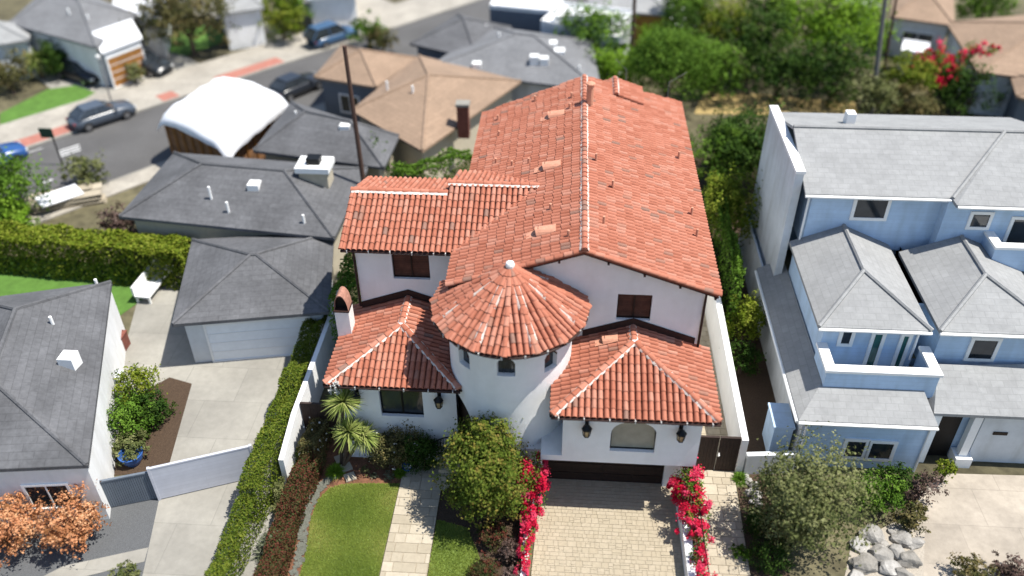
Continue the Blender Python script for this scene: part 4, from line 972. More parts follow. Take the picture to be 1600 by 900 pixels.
cs = [Vector((p.x, p.y, 0)) for p in Q(3.5, (238, 176), (352, 228), (453, 146), (345, 112))]; cc_ = sum(cs, Vector()) / 4
t = thing('house_under_work', 'house under construction with a draped bright white cover over bare timber walls', 'house', cc_); cs = [p - cc_ for p in cs]
from mathutils import noise as _ns
nu, nv = 22, 16; gv = []; gf = []
for i in range(nu + 1):
    for j in range(nv + 1):
        a, b_ = i / nu, j / nv; p = cs[0].lerp(cs[1], b_).lerp(cs[3].lerp(cs[2], b_), a); e_ = min(a, 1 - a) * 2; f_ = min(b_, 1 - b_) * 2
        z = 2.75 + .65 * min(1, f_ * 5) + .75 * sin(pi * b_) ** .8 * (.35 + .65 * min(1, e_ * 2.2)) - .55 * (1 - min(1, e_ * 7)) + .13 * _ns.noise(Vector((p.x * .9, p.y * .9, 3))) - .07 * abs(sin(a * pi * 5)); gv.append((p.x, p.y, z))
for i in range(nu):
    for j in range(nv): k = i * (nv + 1) + j; gf.append((k, k + nv + 1, k + nv + 2, k + 1))
b = MB(); b.v = gv; b.f = gf; b.t = [.5] * len(gf); b.m = [0] * len(gf); o = b.build('roof_cover', W['membrane'], t, smooth=True); o.modifiers.new('thickness', 'SOLIDIFY').thickness = .05
b = MB(); wp = [p * .86 for p in cs]
for i in range(4):
    a, d = wp[i], wp[(i + 1) % 4]; b.face([a, d, d + Vector((0, 0, 2.85)), a + Vector((0, 0, 2.85))])
b.build('wall', W['timber'], t)
for i in range(4):
    a, d = wp[i] * 1.01, wp[(i + 1) % 4] * 1.01
    for k in range(7): p = a.lerp(d, k / 7); b = MB(); b.box(p.x - .06, p.x + .06, p.y - .06, p.y + .06, 0, 2.85); b.build('stud', W['orangewood'], t)
house_q('neighbour_house', 'grey hip-roofed house with dark walls at the top centre beside the street', Q(3, (640, 68), (745, 92), (800, 42), (715, 22)), 3, 1.3, W['shingle'], W['bluegrey'], .4, wins=((0, .4, 1.4, 1.6, 1.2, 'w'),))
house_q('neighbour_house', 'mid-grey roofed house dotted with white vents and skylights', Q(3, (665, 108), (940, 142), (925, 62), (760, 40)), 3, 1.5, W['shingle2'], W['greywall'], .45, extra=roofbits([(755, 42, 3.4, 'box'), (735, 58, 3.4, 'sky'), (830, 60, 4, 'sky'), (858, 68, 4, 'sky'), (870, 80, 3.9, 'sky'), (850, 95, 3.8, 'box'), (835, 92, 3.9, 'box'), (745, 103, 3.3, 'box'), (905, 110, 3.4, 'pipe'), (780, 58, 4, 'pipe')]))
def flatroof(name, label, q4, h, wallm, bits=()):
    P = [Vector((p[0], p[1], 0)) for p in q4]
    if sum(P[i].x * P[(i + 1) % 4].y - P[(i + 1) % 4].x * P[i].y for i in range(4)) < 0: P.reverse()
    c = sum(P, Vector()) / 4; t = thing(name, label, 'house', c); b = MB(); b.prism([p - c + Vector((0, 0, h)) for p in reversed(P)], (0, 0, -h)); b.build('wall', wallm, t)
    r_ = MB(); r_.prism([(p - c) * .97 + Vector((0, 0, h + .06)) for p in reversed(P)], (0, 0, -.05)); ro = r_.build('roof', W['membrane'], t)
    pr = MB()
    for i in range(4):
        a, d = P[i] - c, P[(i + 1) % 4] - c; pr.prism([a + Vector((0, 0, h + .35)), d + Vector((0, 0, h + .35)), d * .97 + Vector((0, 0, h + .35)), a * .97 + Vector((0, 0, h + .35))][::-1], (0, 0, -.34))
    pr.build('parapet', W['whitewall'], t)
    for (u, v, sx, sy, mm) in bits:
        p = G(u, v, h + .3) - Vector((c.x, c.y, 0)); m = MB(); m.box(p.x - sx, p.x + sx, p.y - sy, p.y + sy, h + .07, h + .7); m.build('roof_unit', mm, t)
    return t
flatroof('flat_roofed_house', 'white flat-roofed house at the top edge above the grey roofs', Q(3.2, (765, 14), (872, 24), (885, -14), (785, -22)), 3.2, W['bluegrey'])
flatroof('flat_roofed_house', 'white flat-roofed house with dark roof panels between the grey roof and the green tree', Q(3.2, (845, 38), (968, 66), (990, 22), (878, 8)), 3.2, W['greywall'], [(915, 40, 1.6, 1.1, W['bluegrey']), (950, 30, .8, .5, W['trim']), (880, 30, .7, .5, W['trim'])])
house_q('neighbour_house', 'pale roofed house with mustard wall at the top edge behind the utility pole', Q(3.2, (915, 14), (1052, 24), (1060, -30), (930, -34)), 3.2, .9, W['paleslate'], mat('mustard_wall', (.42, .24, .06), .85), .4)
# top-left
house_q('neighbour_house', 'grey-roofed white house across the street behind the two dark parked cars', Q(3.4, (12, 36), (150, 74), (215, 22), (85, -30)), 3.4, 1.5, W['shingle2'], W['whitewall'], .4, extra=roofbits([(108, 20, 4.4, 'pipe'), (138, 30, 4.2, 'pipe')]))
house_q('garage_wing', 'small white garage with an orange wooden door across the street', Q(3.0, (158, 82), (222, 58), (200, 36), (140, 56)), 3.0, .8, W['membrane'], W['whitewall'], .2, gable=True, cat='garage', wins=((0, .5, 1.2, 3.0, 2.2, 'o'),))
house_q('neighbour_house', 'pale grey house cut off by the left edge across the street', Q(3.0, (-60, 78), (45, 62), (50, 40), (-60, 30)), 3.0, 1.0, W['paleslate'], W['greywall'], .3)
house_q('neighbour_house', 'white house with one dark window at the top edge, left of the big brown-green tree', Q(3.2, (172, 14), (250, 34), (262, -20), (190, -34)), 3.2, .9, W['membrane'], W['whitewall'], .3, wins=((0, .55, 1.8, .9, 1.4, 'w'),))
house_q('neighbour_house', 'white house at the top edge, right of the big brown-green tree', Q(3.2, (342, 22), (412, 12), (400, -35), (330, -25)), 3.2, .9, W['paleslate'], W['whitewall'], .3)
house_q('neighbour_house', 'white house at the top edge behind yellow-green shrubs', Q(3.0, (478, -2), (560, -8), (550, -50), (470, -45)), 3.0, .9, W['membrane'], W['whitewall'], .3)
# top-right
house_q('neighbour_house', 'brown-roofed house with grey wall at the top right edge', Q(3.2, (1392, 26), (1492, 40), (1490, -20), (1398, -24)), 3.2, 1.0, W['brownsh'], W['greywall'], .4, wins=((0, .5, 1.6, 2.2, 1.0, 'w'),))
house_q('neighbour_house', 'large brown-roofed house at the right edge above the pink flowers', Q(3.2, (1528, 112), (1760, 140), (1740, 10), (1478, 34)), 3.2, 1.6, W['brownsh'], W['greywall'], .45)
house_q('neighbour_house', 'corner of a red-brown roofed house at the right edge below the large brown roof', Q(3.0, (1588, 150), (1720, 190), (1730, 130), (1578, 118)), 3.0, 1.1, W['brownsh'], W['bluegrey'], .4)
house_q('garden_shed', 'small white garden shed left of the pink flowers', Q(2.2, (1408, 78), (1452, 84), (1450, 66), (1412, 60)), 2.2, .35, W['membrane'], W['greywall'], .12, gable=True, cat='shed')
house_q('neighbour_house', 'small pale roof peeking over the bright green tree at the top right', Q(3.0, (1310, 6), (1375, 12), (1375, -25), (1315, -28)), 3.0, .8, W['paleslate'], W['greywall'], .3)
# ------------------------------------------------------------------ blue house
BH = thing('blue_house', 'pale blue three-level house with light grey hip roofs and white balcony on the right', 'house', (14, 28, 0)); BB = Vector((14, 28, 0))
def bpart(mb, name, m, parent=None, label=None):
    o = mb.build(name, m, parent or BH)
    if not parent: o.location = -BB
    if label: o['label'] = label
    return o
bw = MB()
# levels: lower front, middle blocks, upper block
def walls(x0, x1, y0, y1, z0, z1): 
    bw.face([(x0, y0, z0), (x1, y0, z0), (x1, y0, z1), (x0, y0, z1)]); bw.face([(x1, y0, z0), (x1, y1, z0), (x1, y1, z1), (x1, y0, z1)]); bw.face([(x0, y1, z0), (x0, y0, z0), (x0, y0, z1), (x0, y1, z1)]); bw.face([(x1, y1, z0), (x0, y1, z0), (x0, y1, z1), (x1, y1, z1)])
walls(9.75, 14.6, 24.25, 40, 0, 2.75); walls(10.55, 14.3, 27.0, 33, 2.6, 5.2); walls(14.3, 15.1, 28.6, 33, 2.6, 5.2); walls(15.1, 20, 27.0, 33, 2.6, 5.2); walls(10.75, 16.25, 32.75, 40, 5.0, 7.9); walls(16.25, 21, 32.2, 40, 5.0, 7.9); walls(14.6, 21, 25.2, 28, 0, 2.75)
bpart(bw, 'wall', W['bluewall'])
br = MB()
def bslab(*pts): br.prism(pts, (0, 0, -.14))
# upper roof
UZ = 8.0
bslab((10.3, 32.35, UZ), (16.4, 32.35, UZ), (19.6, 36.2, UZ + 1.25), (10.3, 36.2, UZ + 1.25)); bslab((16.4, 32.35, UZ), (16.4, 31.8, UZ), (22, 31.8, UZ), (22, 36.2, UZ + 1.25), (19.6, 36.2, UZ + 1.25))
bslab((10.3, 36.2, UZ + 1.25), (19.6, 36.2, UZ + 1.25), (22, 36.2, UZ + 1.25), (22, 40.6, UZ - .1), (10.3, 40.6, UZ - .1))
# middle roofs
MZ = 5.3
def midhip(x0, x1, yf, yb, z, rise, ya):
    xm = (x0 + x1) / 2
    bslab((x0, yf, z), (x1, yf, z), (xm, ya, z + rise)); bslab((x1, yf, z), (x1, yb, z), (xm, yb, z + rise), (xm, ya, z + rise)); bslab((x0, yb, z), (x0, yf, z), (xm, ya, z + rise), (xm, yb, z + rise))
midhip(10.2, 14.55, 26.7, 32.74, MZ, .95, 29.3); midhip(14.85, 19.6, 26.7, 32.18, MZ, .95, 29.3)
# skirt roof at the front and left, porch roof
LZ = 2.85
bslab((9.35, 23.95, LZ), (14.6, 23.95, LZ), (14.3, 25.6, LZ + .62), (10.5, 25.6, LZ + .62)); bslab((9.35, 34, LZ), (9.35, 23.95, LZ), (10.5, 25.6, LZ + .62), (10.5, 34, LZ + .62))
bslab((14.62, 24.6, LZ + .05), (17.0, 24.6, LZ + .05), (16.2, 26.6, LZ + .85), (15.2, 26.6, LZ + .85)); bslab((14.62, 27, LZ + .05), (14.62, 24.6, LZ + .05), (15.2, 26.6, LZ + .85), (15.2, 27, LZ + .85)); bslab((17.0, 24.6, LZ + .05), (21, 24.6, LZ + .05), (21, 27, LZ + .85), (16.2, 26.6, LZ + .85))
bro = bpart(br, 'roof', W['paleslate'])
rc = MB()
for a, b in (((16.4, 32.3, UZ + .02), (19.6, 36.2, UZ + 1.27)), ((10.3, 36.2, UZ + 1.27), (19.6, 36.2, UZ + 1.27)), ((19.6, 36.2, UZ + 1.27), (22, 36.2, UZ + 1.27)), ((12.375, 29.3, MZ + .97), (12.375, 32.7, MZ + .97)), ((10.2, 26.7, MZ + .02), (12.375, 29.3, MZ + .97)), ((14.55, 26.7, MZ + .02), (12.375, 29.3, MZ + .97)), ((17.22, 29.3, MZ + .97), (17.22, 32.1, MZ + .97)), ((14.85, 26.7, MZ + .02), (17.22, 29.3, MZ + .97)), ((19.6, 26.7, MZ + .02), (17.22, 29.3, MZ + .97))): rc.tube([a, b], .09, n=6)
bpart(rc, 'ridge_cap', W['paleslate'], bro)
for a, b in (((10.3, 32.3, 7.9), (16.38, 32.3, 7.9)), ((16.45, 31.75, 7.9), (21.9, 31.75, 7.9)), ((10.2, 26.65, 5.2), (14.55, 26.65, 5.2)), ((14.85, 26.65, 5.2), (19.6, 26.65, 5.2)), ((9.35, 23.9, 2.75), (14.6, 23.9, 2.75)), ((9.3, 23.95, 2.75), (9.3, 33.9, 2.75))):
    g = MB(); g.tube([a, b], .07, n=6); bpart(g, 'gutter', W['trim'], bro)
for a in ((10.6, 32.68, 5.4, 7.85), (14.2, 26.93, 3.6, 5.15), (9.8, 24.18, 0, 2.7), (14.5, 24.18, 0, 2.7)):
    g = MB(); g.tube([(a[0], a[1], a[2]), (a[0], a[1], a[3])], .05, n=6); bpart(g, 'downpipe', W['trim'])
# left firewall parapet of the upper level
fw_ = MB(); fw_.box(9.92, 10.26, 33.0, 39.5, 0, 8.6); fwo = bpart(fw_, 'side_wall', W['greywall']); fc = MB(); fc.box(9.88, 10.3, 32.95, 39.55, 8.6, 8.74); bpart(fc, 'coping', W['trim'], fwo)
sw = MB(); sw.box(9.68, 9.745, 24.3, 39.9, 0, 2.7); bpart(sw, 'side_wall', W['greywall'])
# roof parapet at the back
bp_ = MB(); bp_.box(13.0, 13.4, 37.4, 37.9, UZ + .4, UZ + 1.35); bpart(bp_, 'chimney', W['trim'])
# balcony
bal = MB(); bz0, bz1 = LZ + .15, 4.15
bal.box(10.45, 14.75, 25.35, 25.62, bz0, bz1); bal.box(10.45, 10.72, 25.625, 27.0, bz0, bz1); bal.box(14.48, 14.75, 25.625, 27.0, bz0, bz1); bo = bpart(bal, 'balcony', W['bluewall'])
bc = MB(); bc.box(10.38, 14.82, 25.28, 25.69, bz1, bz1 + .12); bc.box(10.38, 10.79, 25.695, 27.0, bz1, bz1 + .12); bc.box(14.41, 14.82, 25.695, 27.0, bz1, bz1 + .12); bpart(bc, 'coping', W['trim'], bo)
bf = MB(); bf.box(10.72, 14.48, 25.62, 27.0, LZ, LZ + .2); bpart(bf, 'balcony_floor', W['bluegrey'], bo)
bal = MB(); bal.box(18.2, 22, 31.0, 31.25, 5.3, 6.4); bal.box(18.2, 18.45, 31.255, 32.2, 5.3, 6.4); bo = bpart(bal, 'balcony', W['bluewall'], label='upper balcony at the right edge'); bc = MB(); bc.box(18.13, 22, 30.93, 31.32, 6.4, 6.52); bc.box(18.13, 18.52, 31.325, 32.2, 6.4, 6.52); bpart(bc, 'coping', W['trim'], bo)
# windows
def bwin(x0, x1, z0, z1, y, m=None, name='window', bars=0, label=None):
    g = MB(); g.box(x0, x1, y - .03, y + .02, z0, z1); o = bpart(g, name, m or W['glass'], label=label); f = MB(); e = .14
    f.box(x0 - e, x1 + e, y - .07, y + .01, z1, z1 + e); f.box(x0 - e, x1 + e, y - .07, y + .01, z0 - e, z0); f.box(x0 - e, x0, y - .07, y + .01, z0, z1); f.box(x1, x1 + e, y - .07, y + .01, z0, z1)
    for i in range(bars): x = x0 + (x1 - x0) * (i + 1) / (bars + 1); f.box(x - .03, x + .03, y - .055, y - .031, z0, z1)
    bpart(f, 'frame', W['trim'], o)
def bw_px(u0, v0, u1, v1, y, **k):
    a, b = ATY(u0, v0, y), ATY(u1, v1, y); bwin(min(a.x, b.x), max(a.x, b.x), min(a.z, b.z), max(a.z, b.z), y, **k)
bw_px(1340, 311, 1380, 340, 32.75); bw_px(1521, 334, 1540, 354, 32.2)
bw_px(1319, 514, 1326, 536, 27.0); bw_px(1368, 521, 1362, 574, 27.0, m=W['tealglass'], name='door', label='green glazed balcony door on the left'); bw_px(1413, 524, 1402, 576, 27.0, m=W['tealglass'], name='door', label='green glazed balcony door on the right')
bw_px(1523, 530, 1547, 560, 27.0)
bw_px(1325, 688, 1345, 713, 24.25); bw_px(1363, 691, 1388, 716, 24.25)
bw_px(1585, 342, 1612, 385, 32.2, name='door')
# porch: door blackened to stand in for the shaded recess, column
po = MB(); po.box(15.15, 16.1, 25.12, 25.195, 0, 2.6); bpart(po, 'door', W['iron'], label='front door under the porch roof, blackened for the shade of its recess')
cl_ = MB(); cl_.box(14.75, 15.05, 24.7, 25.0, 0, LZ - .1); cl_.box(16.3, 16.62, 24.7, 25.0, 0, LZ - .1); cl_.box(16.15, 16.8, 24.5, 25.15, 0, .5); bpart(cl_, 'column', W['trim'])
gw_ = MB(); gw_.box(16.8, 21, 24.9, 25.198, 0, LZ - .1); gwo = bpart(gw_, 'wall', W['greywall']); s2 = MB(); s2.box(17.35, 17.9, 24.86, 24.899, 1.6, 1.75); bpart(s2, 'house_number_plate', W['darkwood'], gwo)
ut = MB(); ut.box(8.75, 9.5, 24.6, 25.9, 0, 1.7); ut.box(8.7, 9.55, 24.55, 25.95, 1.7, 1.8); o = ut.build('storage_cabinet', W['bluewall']); tag(o, 'small pale blue storage cabinet between the white boundary wall and the blue house', 'cabinet')
for v in o.data.vertices: v.co -= Vector((9.1, 25.2, 0))
o.location = (9.1, 25.2, 0)
wallthing('garden_wall', 'low grey wall in front of the blue house beside the olive tree', [(7.62, 23.7, 1.1), (9.6, 23.9, 1.1)], .22, 1.1, W['greywall'])
# ------------------------------------------------------------------ flat ground of the neighbours
sheet('lawn', [G(-150, 470), G(0, 402), G(120, 412), G(285, 424), G(262, 440), G(190, 492), G(150, 520), G(-150, 520)], .02, W['turf'])
sheet('concrete_drive', [G(185, 580), G(215, 470), G(262, 420), G(300, 420), G(560, 480), G(520, 560), G(465, 590), G(415, 905), G(385, 990), G(190, 990), G(225, 880), G(262, 700)], .015, W['conc'])
sheet('gravel_bed', [G(-40, 1000), G(-40, 800), G(150, 770), G(250, 775), G(225, 890), G(200, 1000)], .016, mat('dark_gravel', (.13, .135, .14), .95, 40, .4, .6, 50))
sheet('planter_edge', [G(-40, 935), G(60, 905), G(100, 885), G(232, 856), G(226, 878), G(120, 905), G(60, 930)], .03, W['conc']); sheet('gravel_bed', [G(265, 590), G(300, 600), G(262, 735), G(165, 745), G(175, 640)], .02, W['soil'])
sheet('concrete_drive', [G(1435, 770), G(1480, 740), G(1660, 745), G(1700, 990), G(1420, 990), G(1440, 900), G(1420, 850)], .015, W['beige'])
sheet('dry_lawn', [G(1085, 178), G(1100, 142), G(1215, 150), G(1335, 160), G(1345, 185), G(1200, 180)], .02, W['dryturf'])
sheet('side_yard', [(7.6, 23.8), (9.68, 23.8), (9.68, 40), (13.5, 41), (13.5, 50.5), (7.6, 50.5)], .01, W['soil'])
sheet('lawn', [G(632, 262), G(690, 268), G(745, 215), G(720, 195), G(672, 205)], .02, W['turf'])
# left gate over the concrete drive and the fence beside it
def pxgate(name, label, cat, A, B, h, m, slats=0):
    A, B = Vector((A.x, A.y, 0)), Vector((B.x, B.y, 0)); d = (B - A); L = d.length; t = thing(name, label, cat, (A + B) / 2, math.atan2(d.y, d.x))
    if slats:
        b = MB()
        for i in range(slats): b.box(-L / 2 + L * i / slats, -L / 2 + L * (i + .8) / slats, -.03, .03, .05, h)
        b.build('slat_panel', m, t)
    else: b = MB(); b.box(-L / 2, L / 2, -.04, .04, .06, h); b.build('gate_leaf', m, t)
    p = MB(); p.box(-L / 2 - .1, -L / 2, -.06, .06, 0, h + .1); p.build('post', m, t); p = MB(); p.box(L / 2, L / 2 + .1, -.06, .06, 0, h + .1); p.build('post', m, t)
    p = MB(); p.box(-L / 2, L / 2, -.05, .05, h, h + .07); p.build('top_rail', m, t); return t
pxgate('driveway_gate', 'plain white sliding gate, greyed for its shade, across the left concrete driveway', 'gate', G(252, 780), G(402, 745), 1.75, W['gateshade'])
pxgate('slat_fence', 'dark slatted fence between the white house and the pale driveway gate', 'fence', G(165, 795), G(246, 779), 1.5, W['bluegrey'], 24)
# ------------------------------------------------------------------ poles and wires
def pole(name, label, u0, v0, u1, v1, r, m, arms=0, at=None):
    b = Vector(at) if at else G(u0, v0); tp_ = ATY(u1, v1, b.y); top = tp_.z; lx = tp_.x - b.x; t = thing(name, label, 'utility pole', b); p = MB(); p.tube([(0, 0, -.02), (lx * .5, 0, top * .5), (lx, 0, top)], r, r * .7, 10); p.build('shaft', m, t)
    for i in range(arms):
        a = MB(); z = top - .5 - i * .9; a.box(lx * .95 - .9, lx * .95 + .9, -.06, .06, z - .07, z + .07); ao = a.build('crossarm', m, t); k = MB()
        for x in (-.8, -.3, .3, .8): k.lathe((x + lx * .95, 0, z + .07), [(.04, 0), (.06, .06), (.03, .14)], 6)
        k.build('insulator', W['trim'], ao)
    return b, top
pole('utility_pole', 'tall brown wooden utility pole left of the tiled house', 579, 322, 538, 72, .15, W['polewood'], at=(ATY(568, 275, 40.2).x, 40.2, 0))
pb, ptop = pole('utility_pole', 'brown wooden utility pole rising behind the ridge of the tiled house', 984, 128, 994, -40, .17, W['polewood'], 1)
pole('utility_pole', 'weathered grey utility pole at the upper right', 1360, 182, 1386, -20, .19, W['greypole'], 1)
pole('utility_pole', 'slim brown utility pole right beside the grey one', 1374, 150, 1402, -10, .12, W['polewood'])
for i, (a, b, lb) in enumerate((((985, 76), (1200, 92), 'upper thin black cable crossing in front of the rear green tree'), ((985, 86), (1200, 100), 'lower thin black cable crossing in front of the rear green tree'))):
    A = ATY(*a, pb.y); B = ATY(*b, pb.y - 2); m = MB(); mid = (A + B) / 2; m.tube([(A.lerp(B, k / 12) - Vector((0, 0, .5 * 4 * (k / 12) * (1 - k / 12)))) - mid for k in range(13)], .025, n=5); o = m.build('power_cable', W['iron']); o.location = mid; tag(o, lb, 'cable', 'power cables at the rear')
b = G(98, 258); top = ATY(84, 222, b.y).z; t = thing('street_sign', 'dark green sign on a thin black post beside the street', 'street sign', b); m = MB(); m.tube([(0, 0, 0), (0, 0, top + .3)], .05, n=8); m.build('post', W['iron'], t); m = MB(); m.box(-.75, .1, -.03, .03, top + .3, top + .95); m.build('sign_panel', W['dkgreen'], t)
b = G(177, 168); t = thing('street_lamp', 'slim grey street lamp post on the far sidewalk behind the parked blue-grey car', 'street lamp', b); m = MB(); m.tube([(0, 0, 0), (0, 0, 3.6)], .06, .04, 8); m.build('post', W['greypole'], t); m = MB(); m.lathe((0, 0, 3.6), [(.06, 0), (.16, .1), (.18, .3), (.05, .4)], 10); m.build('lamp_head', W['lamp'], t)
# roof antennas behind the house
for (u, v, dx, lb) in ((1048, 146, .75, 'thin white pole with bent arm behind the rear right roof corner'), (980, 126, -.5, 'thin white rod leaning behind the rear ridge')):
    p = G(u, v, 8.0 if dx > 0 else 8.6); m = MB(); m.tube([(0, 0, -p.z), (0, 0, .1), (dx * 1.2, .2, .6)], .018, n=6); o = m.build('antenna_pole', W['greypole']); o.location = p + Vector((0, 1.2, 0)); tag(o, lb, 'pole')
# ------------------------------------------------------------------ cars
def car(label, base, rz, col, kind='sedan', Lc=4.5, name='parked_car'):
    t = thing(name, label, 'car', (base[0], base[1], .012), rz, 'cars around the street'); hw = .9; Hh = 1.45 if kind == 'sedan' else 1.7
    pm_ = paint('car_paint_' + name, col)
    st = [(-.5, .42, .62, .5), (-.485, .30, .80, .82), (-.36, .2, .92, .9), (-.2, .2, .96, .9), (.1, .2, .96, .9), (.26, .2, .93, .9), (.4, .22, .84, .87), (.475, .28, .74, .78), (.5, .4, .6, .5)]
    b = MB(); rings = []
    for (f, zb, zt, w_) in st:
        x = f * Lc; wy = w_ * hw / .9; rings.append([(x, -wy * .9, zb), (x, -wy, zb + (zt - zb) * .35), (x, -wy * .97, zb + (zt - zb) * .75), (x, -wy * .86, zt), (x, wy * .86, zt), (x, wy * .97, zb + (zt - zb) * .75), (x, wy, zb + (zt - zb) * .35), (x, wy * .9, zb)])
    base_ = len(b.v)
    for r_ in rings: b.v += r_
    k = 8
    for i in range(len(rings) - 1):
        for j in range(k): q_ = (j + 1) % k; b.f.append((base_ + i * k + j, base_ + i * k + q_, base_ + (i + 1) * k + q_, base_ + (i + 1) * k + j)); b.t.append(.5); b.m.append(0)
    for i, rev in ((0, False), (len(rings) - 1, True)):
        f = [base_ + i * k + j for j in range(k)]; b.f.append(tuple(reversed(f)) if rev else tuple(f)); b.t.append(.5); b.m.append(0)
    bo = b.build('body', pm_, t, smooth=True)
    # greenhouse
    rs, re = (-.3, .0) if kind == 'sedan' else (-.43, .02); g = MB(); zb = .93
    lo = [((rs - .13) * Lc, .80), ((re + .2) * Lc, .80)]; hi = [(rs * Lc + .1, .62), (re * Lc + .1, .62)]
    V = [(lo[0][0], -.8, zb), (lo[1][0], -.8, zb), (lo[1][0], .8, zb), (lo[0][0], .8, zb), (hi[0][0], -.62, Hh - .06), (hi[1][0], -.62, Hh - .06), (hi[1][0], .62, Hh - .06), (hi[0][0], .62, Hh - .06)]
    bb = len(g.v); g.v += V
    for q_ in ((0, 1, 5, 4), (1, 2, 6, 5), (2, 3, 7, 6), (3, 0, 4, 7)): g.f.append(tuple(bb + i for i in q_)); g.t.append(.5); g.m.append(0)
    g.build('window', W['carglass'], t)
    r_ = MB(); r_.prism([(hi[0][0] - .04, -.64, Hh - .055), (hi[1][0] + .04, -.64, Hh - .055), (hi[1][0] + .04, .64, Hh - .055), (hi[0][0] - .04, .64, Hh - .055)][::-1], (0, 0, .05))
    for sy in (-1, 1):
        for f0, f1 in ((V[0], V[4]), (V[1], V[5])): r_.tube([(f0[0], sy * .8, f0[2]), (f1[0], sy * .62, f1[2])], .035, n=5)
        xm_ = (lo[0][0] + lo[1][0]) / 2; r_.tube([(xm_, sy * .81, zb), (xm_, sy * .63, Hh - .06)], .035, n=5)
    r_.build('roof', pm_, t)
    for x in (-.31 * Lc, .30 * Lc):
        for sy in (-1, 1):
            w_ = MB(); w_.tube([(x, sy * .72, .33), (x, sy * .93, .33)], .33, n=16); wo = w_.build('wheel', W['rubber'], t); rm = MB(); rm.tube([(x, sy * .925, .33), (x, sy * .94, .33)], .2, n=12); rm.build('rim', W['rim'], wo)
    for sy in (-1, 1):
        h = MB(); h.box(.455 * Lc, .49 * Lc, sy * .62 - .16, sy * .62 + .16, .58, .72); h.build('headlight', W['lamp'], t); h = MB(); h.box(-.492 * Lc, -.47 * Lc, sy * .62 - .16, sy * .62 + .16, .62, .78); h.build('tail_light', W['redlamp'], t)
        h = MB(); h.box(.14 * Lc, .17 * Lc, sy * .93 - .08, sy * .93 + .08, .92, 1.05); h.build('side_mirror', pm_, t)
    return t
sa = math.atan2(D.y, D.x)
car('dark blue-grey car parked at the far kerb of the street', G(163, 190), sa, (.085, .105, .135), name='parked_car')
car('dark car parked in the driveway of the orange garage door', G(230, 112), sa - pi / 2 + .35, (.03, .035, .04), 'suv')
car('black car parked in shade left of the orange garage door', G(130, 124), sa - pi / 2 + .25, (.015, .015, .02))
car('blue car parked on the street near the brown roofs', G(522, 66), sa, (.06, .13, .24), 'suv')
car('dark car half hidden between the white roof and the brown-roofed house', G(466, 145), sa + .1, (.03, .035, .045))
car('blue car cut off by the left edge beside the green bushes', G(-12, 260), sa, (.03, .10, .30))
p = G(105, 318); q = random.Random(8); t = thing('material_pile', 'pile of pale boards and sheets on the ground before the grey-roofed house', 'pile', (p.x, p.y, 0), .5); b = MB()
for i in range(22): b.box(-1.9, 1.9, -.35, .35, .06 * (i // 2), .06 * (i // 2) + .05, q.random(), M=Matrix.Translation((q.uniform(-.35, .35), (i % 2 - .5) * .95, 0)) @ Matrix.Rotation(q.uniform(-.12, .12), 4, 'Z'))
b.build('boards', W['slab'], t); b = MB(); b.box(-1.5, .9, -.9, .6, .70, .76, M=Matrix.Rotation(.3, 4, 'Z')); b.build('sheet', W['membrane'], t)
# ------------------------------------------------------------------ trees, hedges and shrubs of the neighbours
def tr(label, u, v, zc, r, n_, size, lm, group=None, rz_=None, cat='tree', name='garden_tree', flowers=None):
    p = G(u, v, zc); rz_ = rz_ or r * .9; q = random.Random(int(u * 7 + v))
    bl = [(0, 0, zc, r, r, rz_, 1)] + [(r * .55 * cos(a), r * .55 * sin(a), zc + q.uniform(-.2, .3) * r, r * .6, r * .6, rz_ * .62, .45) for a in [q.uniform(0, 6.28) + k * 2.1 for k in range(3)]]
    return tree(name, label, cat, (p.x, p.y), bl, n_, size, lm, (max(.5, zc - rz_ * .6), .05 * r + .06), r * .6, group, flowers=flowers)
NG = 'neighbourhood trees'
tr('big brown-green street tree at the top left with a lawn under it', 288, 18, 3.6, 3.3, 5200, .3, 'brownleaf', NG)
tr('yellow-green tree right of the white house at the top edge', 440, 30, 1.8, 2.0, 2600, .24, 'yellow', NG)
tr('dark green tree at the top edge above the yellow-green tree', 462, 4, 2.4, 2.0, 2200, .24, 'green', NG)
tr('small shrub-like tree at the end of the blue car', 575, 50, 1.5, 1.4, 1700, .22, 'green', NG)
tr('dark low tree by the grey-roofed house across from the blue car', 598, 62, 1.2, 1.2, 1400, .2, 'brownleaf', NG)
tr('mid-green tree left of the rear utility pole', 930, 62, 3, 2.7, 4200, .26, 'green', NG)
tr('lighter green tree beside the base of the rear utility pole', 955, 108, 2.2, 1.9, 3000, .22, 'bright', NG)
tr('dense bright green rounded tree straight behind the house', 1045, 106, 3.4, 2.8, 18000, .17, 'green', NG)
tr('pale-flowered dark bush tree near the top edge', 1062, 46, 3.2, 1.8, 5000, .18, 'dark', NG, flowers=('white', 70, .16, 40))
tr('leafy green tree at the top edge right of the pale roof', 1075, 8, 4.2, 2.0, 6000, .2, 'green', NG)
tr('light green small tree left of the pale-flowered bush', 1030, 62, 2.0, 1.3, 2200, .2, 'bright', NG)
tr('yellow-green tall tree right of the pale-flowered bush', 1128, 40, 3.0, 2.4, 3600, .25, 'yellow', NG)
tr('green tree behind the dry strip of lawn, nearest the tiled house', 1120, 108, 2.2, 2.2, 3600, .24, 'green', NG)
tr('broad bright green tree at the upper right', 1285, 40, 3.8, 4.2, 7600, .3, 'bright', NG, 3.2)
tr('very dark tree between the broad bright tree and the rear hedge', 1178, 62, 3.2, 2.6, 3600, .26, 'dark', NG)
tr('dark evergreen left below the broad bright tree', 1220, 112, 2.2, 2.6, 3600, .24, 'dark', NG)
tr('dark evergreen right below the broad bright tree', 1305, 118, 2.2, 2.8, 3800, .24, 'dark', NG)
